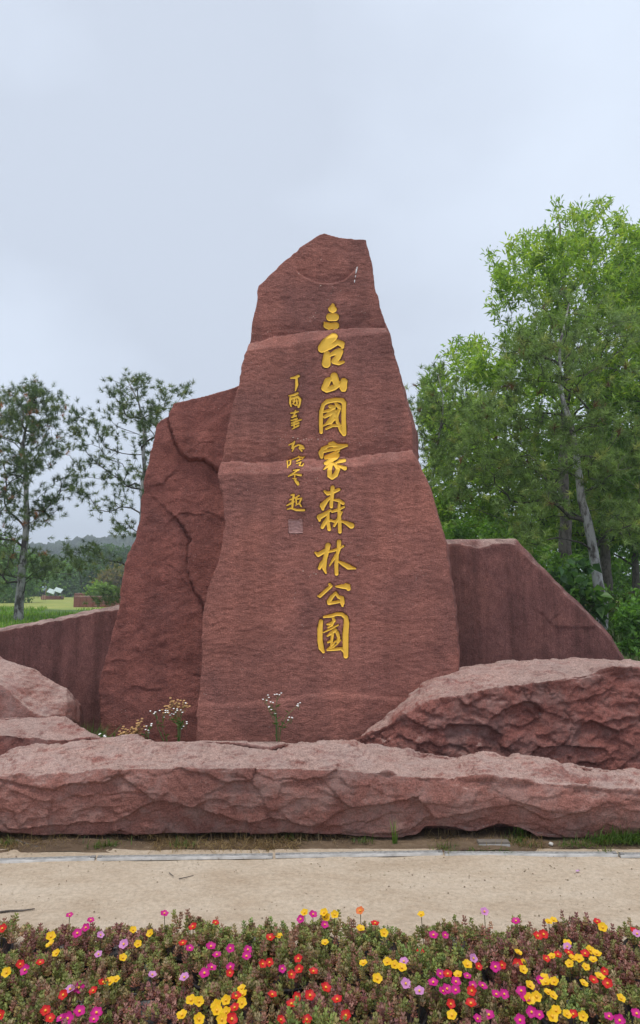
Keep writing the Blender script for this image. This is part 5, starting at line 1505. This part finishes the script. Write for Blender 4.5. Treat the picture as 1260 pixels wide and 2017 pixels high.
PAL = {'green': [(0.27, 0.33, 0.09), (0.22, 0.29, 0.085), (0.33, 0.37, 0.11), (0.38, 0.32, 0.13), (0.30, 0.18, 0.11)],
       'mixed': [(0.27, 0.29, 0.085), (0.22, 0.25, 0.075), (0.34, 0.17, 0.12), (0.32, 0.25, 0.10), (0.38, 0.23, 0.15), (0.30, 0.32, 0.10), (0.42, 0.34, 0.19)],
       'maroon': [(0.36, 0.16, 0.13), (0.31, 0.14, 0.13), (0.40, 0.21, 0.17), (0.27, 0.26, 0.09), (0.32, 0.25, 0.11)]}
M['succ'] = leafmat('succulent_leaf', 0.5, 0.2, (1.1, 1.1, 0.7))
def foliage_mesh(pal, seed):
    r = np.random.default_rng(seed)
    ns = 290
    a = r.uniform(0, 2 * math.pi, ns); q = np.sqrt(r.uniform(0, 1, ns)) * 0.20
    q *= 1 + 0.18 * np.sin(3 * a + seed)
    X, Y = q * np.cos(a), q * np.sin(a)
    H = 0.138 - 0.70 * np.clip(q - 0.10, 0, 1) + 0.022 * vnoise(np.stack([X * 12, Y * 12, 0 * X + seed], -1), seed) + r.normal(size=ns) * 0.009
    H = np.clip(H, 0.035, 0.2)
    tall = r.uniform(size=ns) < 0.05
    H = H + tall * 0.04
    C, D, L, W, K = [], [], [], [], []
    cols = np.array(PAL[pal])
    for i in range(ns):
        base = cols[r.integers(0, len(cols))] * r.uniform(0.75, 1.25)
        lean = np.array((X[i], Y[i], 0)) * 1.6 + r.normal(size=3) * 0.12
        tiers = 3
        for t in range(tiers):
            zc = H[i] - 0.010 * t
            m = 5 if t else 4
            ph = r.uniform(0, 6.28)
            for j in range(m):
                g = ph + 6.283 * j / m
                up = [1.5, 0.75, 0.35, 0.1][t]
                d = np.array((math.cos(g), math.sin(g), up)) + lean
                C.append((X[i] + lean[0] * 0.02, Y[i] + lean[1] * 0.02, zc)); D.append(d)
                L.append(r.uniform(0.011, 0.018)); W.append(r.uniform(0.007, 0.0105))
                K.append(base * (1.0 + 0.12 * r.normal()) if t < 2 else base * np.array((1.15, 0.85, 0.8)))
    C = np.array(C); D = unit(np.array(D)); L = np.array(L)[:, None]; W = np.array(W)[:, None]
    n = len(C)
    S = unit(np.cross(D, np.array((0, 0, 1.0)) + 0.2 * r.normal(size=(n, 3)))); N = np.cross(S, D)
    P = [C, C + D * L * 0.55 + S * W * 0.42, C + D * L * 0.88 + S * W * 0.40, C + D * L + N * W * 0.1, C + D * L * 0.88 - S * W * 0.40, C + D * L * 0.55 - S * W * 0.42, C + D * L * 0.6 + N * W * -0.35]
    V = np.stack(P, 1).reshape(-1, 3)
    i = np.arange(n)[:, None] * 7
    F = np.concatenate([i + np.array([t]) for t in [(0, 1, 6), (1, 2, 6), (2, 3, 6), (3, 4, 6), (4, 5, 6), (5, 0, 6)]], 0)
    # bare stems below the rosettes
    sv, sf, sc, k = [], [], [], len(V)
    for j in range(ns):
        x, y, z = X[j], Y[j], H[j] - 0.02
        b = np.array((x * 0.6, y * 0.6, 0.03)); t = np.array((x, y, z)); w = 0.0018
        sv += [b - (w, 0, 0), b + (w, 0, 0), t, b + (0, w, 0)]
        sf += [(k, k + 1, k + 2), (k + 1, k + 3, k + 2), (k + 3, k, k + 2)]; k += 4
        sc += [(0.13, 0.06, 0.05)] * 4
    me = mesh_np('foliage', np.concatenate([V, np.array(sv)]), np.concatenate([F, np.array(sf)]))
    setcol(me, np.concatenate([np.repeat(np.array(K), 7, 0), np.array(sc)]))
    smooth(me)
    me.materials.append(M['succ'])
    return me
FOL = {p: [foliage_mesh(p, 300 + 10 * k + len(p)) for k in range(4)] for p in PAL}
def pot_mesh():
    mb = MB()
    pr = [(0.075, 0.0), (0.098, 0.075), (0.106, 0.076), (0.106, 0.088), (0.098, 0.088), (0.094, 0.060), (0.0, 0.058)]
    n = 20; V, F = [], []
    for rr, z in pr:
        for k in range(n):
            t = 2 * math.pi * k / n; V.append((rr * math.cos(t), rr * math.sin(t), z))
    for i in range(len(pr) - 1):
        for k in range(n):
            k2 = (k + 1) % n; F.append((i * n + k, i * n + k2, (i + 1) * n + k2, (i + 1) * n + k))
    mb.add(V, F)
    me = bpy.data.meshes.new('pot'); me.from_pydata(mb.v, [], mb.f); smooth(me)
    me.materials.append(plain('black_plastic_pot', (0.022, 0.02, 0.02), 0.45))
    return me
POT = pot_mesh()
rowY = [2.44, 2.69, 2.94, 3.15]
rowname = ['front row at the bottom of the picture', 'second row from the front', 'third row from the front', 'back row beside the sand path']
ordn = ['first', 'second', 'third', 'fourth', 'fifth', 'sixth', 'seventh', 'eighth', 'ninth', 'tenth', 'eleventh', 'twelfth', 'thirteenth', 'fourteenth']
clumps = []
r = random.Random(21)
for ri, Y in enumerate(rowY):
    half = 0.455 * Y + 0.10
    k = int(2 * half / 0.265)
    for j in range(k):
        x = -half + (j + 0.5) * 2 * half / k + r.uniform(-0.025, 0.025)
        clumps.append(dict(p=np.array((x, Y + r.uniform(-0.02, 0.02), -0.01)), row=ri, col=j, n=k, fl=[]))
CP_ = np.array([c['p'] for c in clumps])
for p, c in flowers:
    i = int(np.argmin(np.hypot(CP_[:, 0] - p[0], CP_[:, 1] - p[1])))
    clumps[i]['fl'].append((p, c))
stemmat = plain('flower_stem', (0.13, 0.12, 0.04), 0.6)
NUM = ['no', 'one', 'two', 'three', 'four', 'five', 'six', 'seven', 'eight', 'nine', 'ten', 'eleven', 'twelve', 'thirteen', 'fourteen', 'fifteen']
for ci, c in enumerate(clumps):
    b = c['p']
    root = empty('portulaca', b)
    cnt = {}
    for p, col in c['fl']: cnt[col] = cnt.get(col, 0) + 1
    cl = list(cnt)
    desc = ' and '.join(cl) if len(cl) < 3 else ', '.join(cl[:-1]) + ' and ' + cl[-1]
    where = f"{ordn[c['col']]} from left in the {['front', 'second', 'third', 'back'][c['row']]} row"
    lab = f"portulaca with {desc} flower{'' if len(c['fl']) == 1 else 's'}, {where}" if cnt else f"portulaca without flowers, {where}"
    tag(root, lab, 'plant', 'potted portulacas in the flower bed')
    pal = r.choices(['green', 'mixed', 'maroon'], [2.2, 5, 2.2])[0]
    fo = link('foliage', r.choice(FOL[pal]), None, root); fo.rotation_euler.z = r.uniform(0, 6.28)
    s_ = r.uniform(0.9, 1.08); fo.scale = (s_, s_, s_ * r.uniform(0.85, 1.1))
    link('pot', POT, None, root)
    sm = MB()
    for p, col in c['fl']:
        o = link('flower', r.choice(FM[col]), None, root)
        o.location = tuple(p - b); sc = r.uniform(0.85, 1.15); o.scale = (sc, sc, sc)
        o.rotation_euler = (R(r.uniform(5, 42)), R(r.uniform(-20, 20)), r.uniform(0, 6.28))
        from mathutils import Euler
        o.rotation_euler = (Euler((R(r.uniform(8, 45)), R(r.uniform(-22, 22)), 0)).to_matrix() @ Euler((0, 0, r.uniform(0, 6.28))).to_matrix()).to_euler()
        st = link('stamens', SM, None, o)
        q = p - b
        sm = MB(); sm.tube([(q[0] * 0.92, q[1] * 0.92, 0.06), (q[0] * 0.97, q[1] * 0.97, q[2] * 0.7), (q[0], q[1], q[2] + 0.002)], 0.0017, 5)
        sm.build('flower_stem', stemmat, root)
# a fallen petal on the sand
p = atz(1133, 1717, 0.006)
V = [(0, 0, 0.002), (0.012, -0.008, 0.004), (0.024, 0, 0.006), (0.022, 0.012, 0.004), (0.010, 0.013, 0.003)]
me = bpy.data.meshes.new('fallen_petal'); me.from_pydata(V + [(x, y, z + 0.001) for x, y, z in V], [], [(0, 1, 2, 3, 4), (9, 8, 7, 6, 5)])
tag(link('fallen_petal', me, plain('lilac_petal', (0.55, 0.30, 0.55), 0.6), loc=p), 'single lilac petal fallen on the sand at the right', 'petal')

# ------------------------------------------------------------------ damp summer air
def haze():
    mb = MB(); mb.box((0, 240, 22.5), (1100, 660, 52))
    m = bpy.data.materials.new('haze'); m.use_nodes = True; nt = m.node_tree; nt.nodes.clear()
    out = nt.nodes.new('ShaderNodeOutputMaterial'); v = nt.nodes.new('ShaderNodeVolumePrincipled')
    v.inputs['Color'].default_value = (0.85, 0.92, 1.0, 1); v.inputs['Density'].default_value = 0.0016; v.inputs['Anisotropy'].default_value = 0.2
    nt.links.new(v.outputs[0], out.inputs['Volume'])
    tag(mb.build('haze', m), 'thin pale haze in the air', 'haze', kind='stuff')
haze()
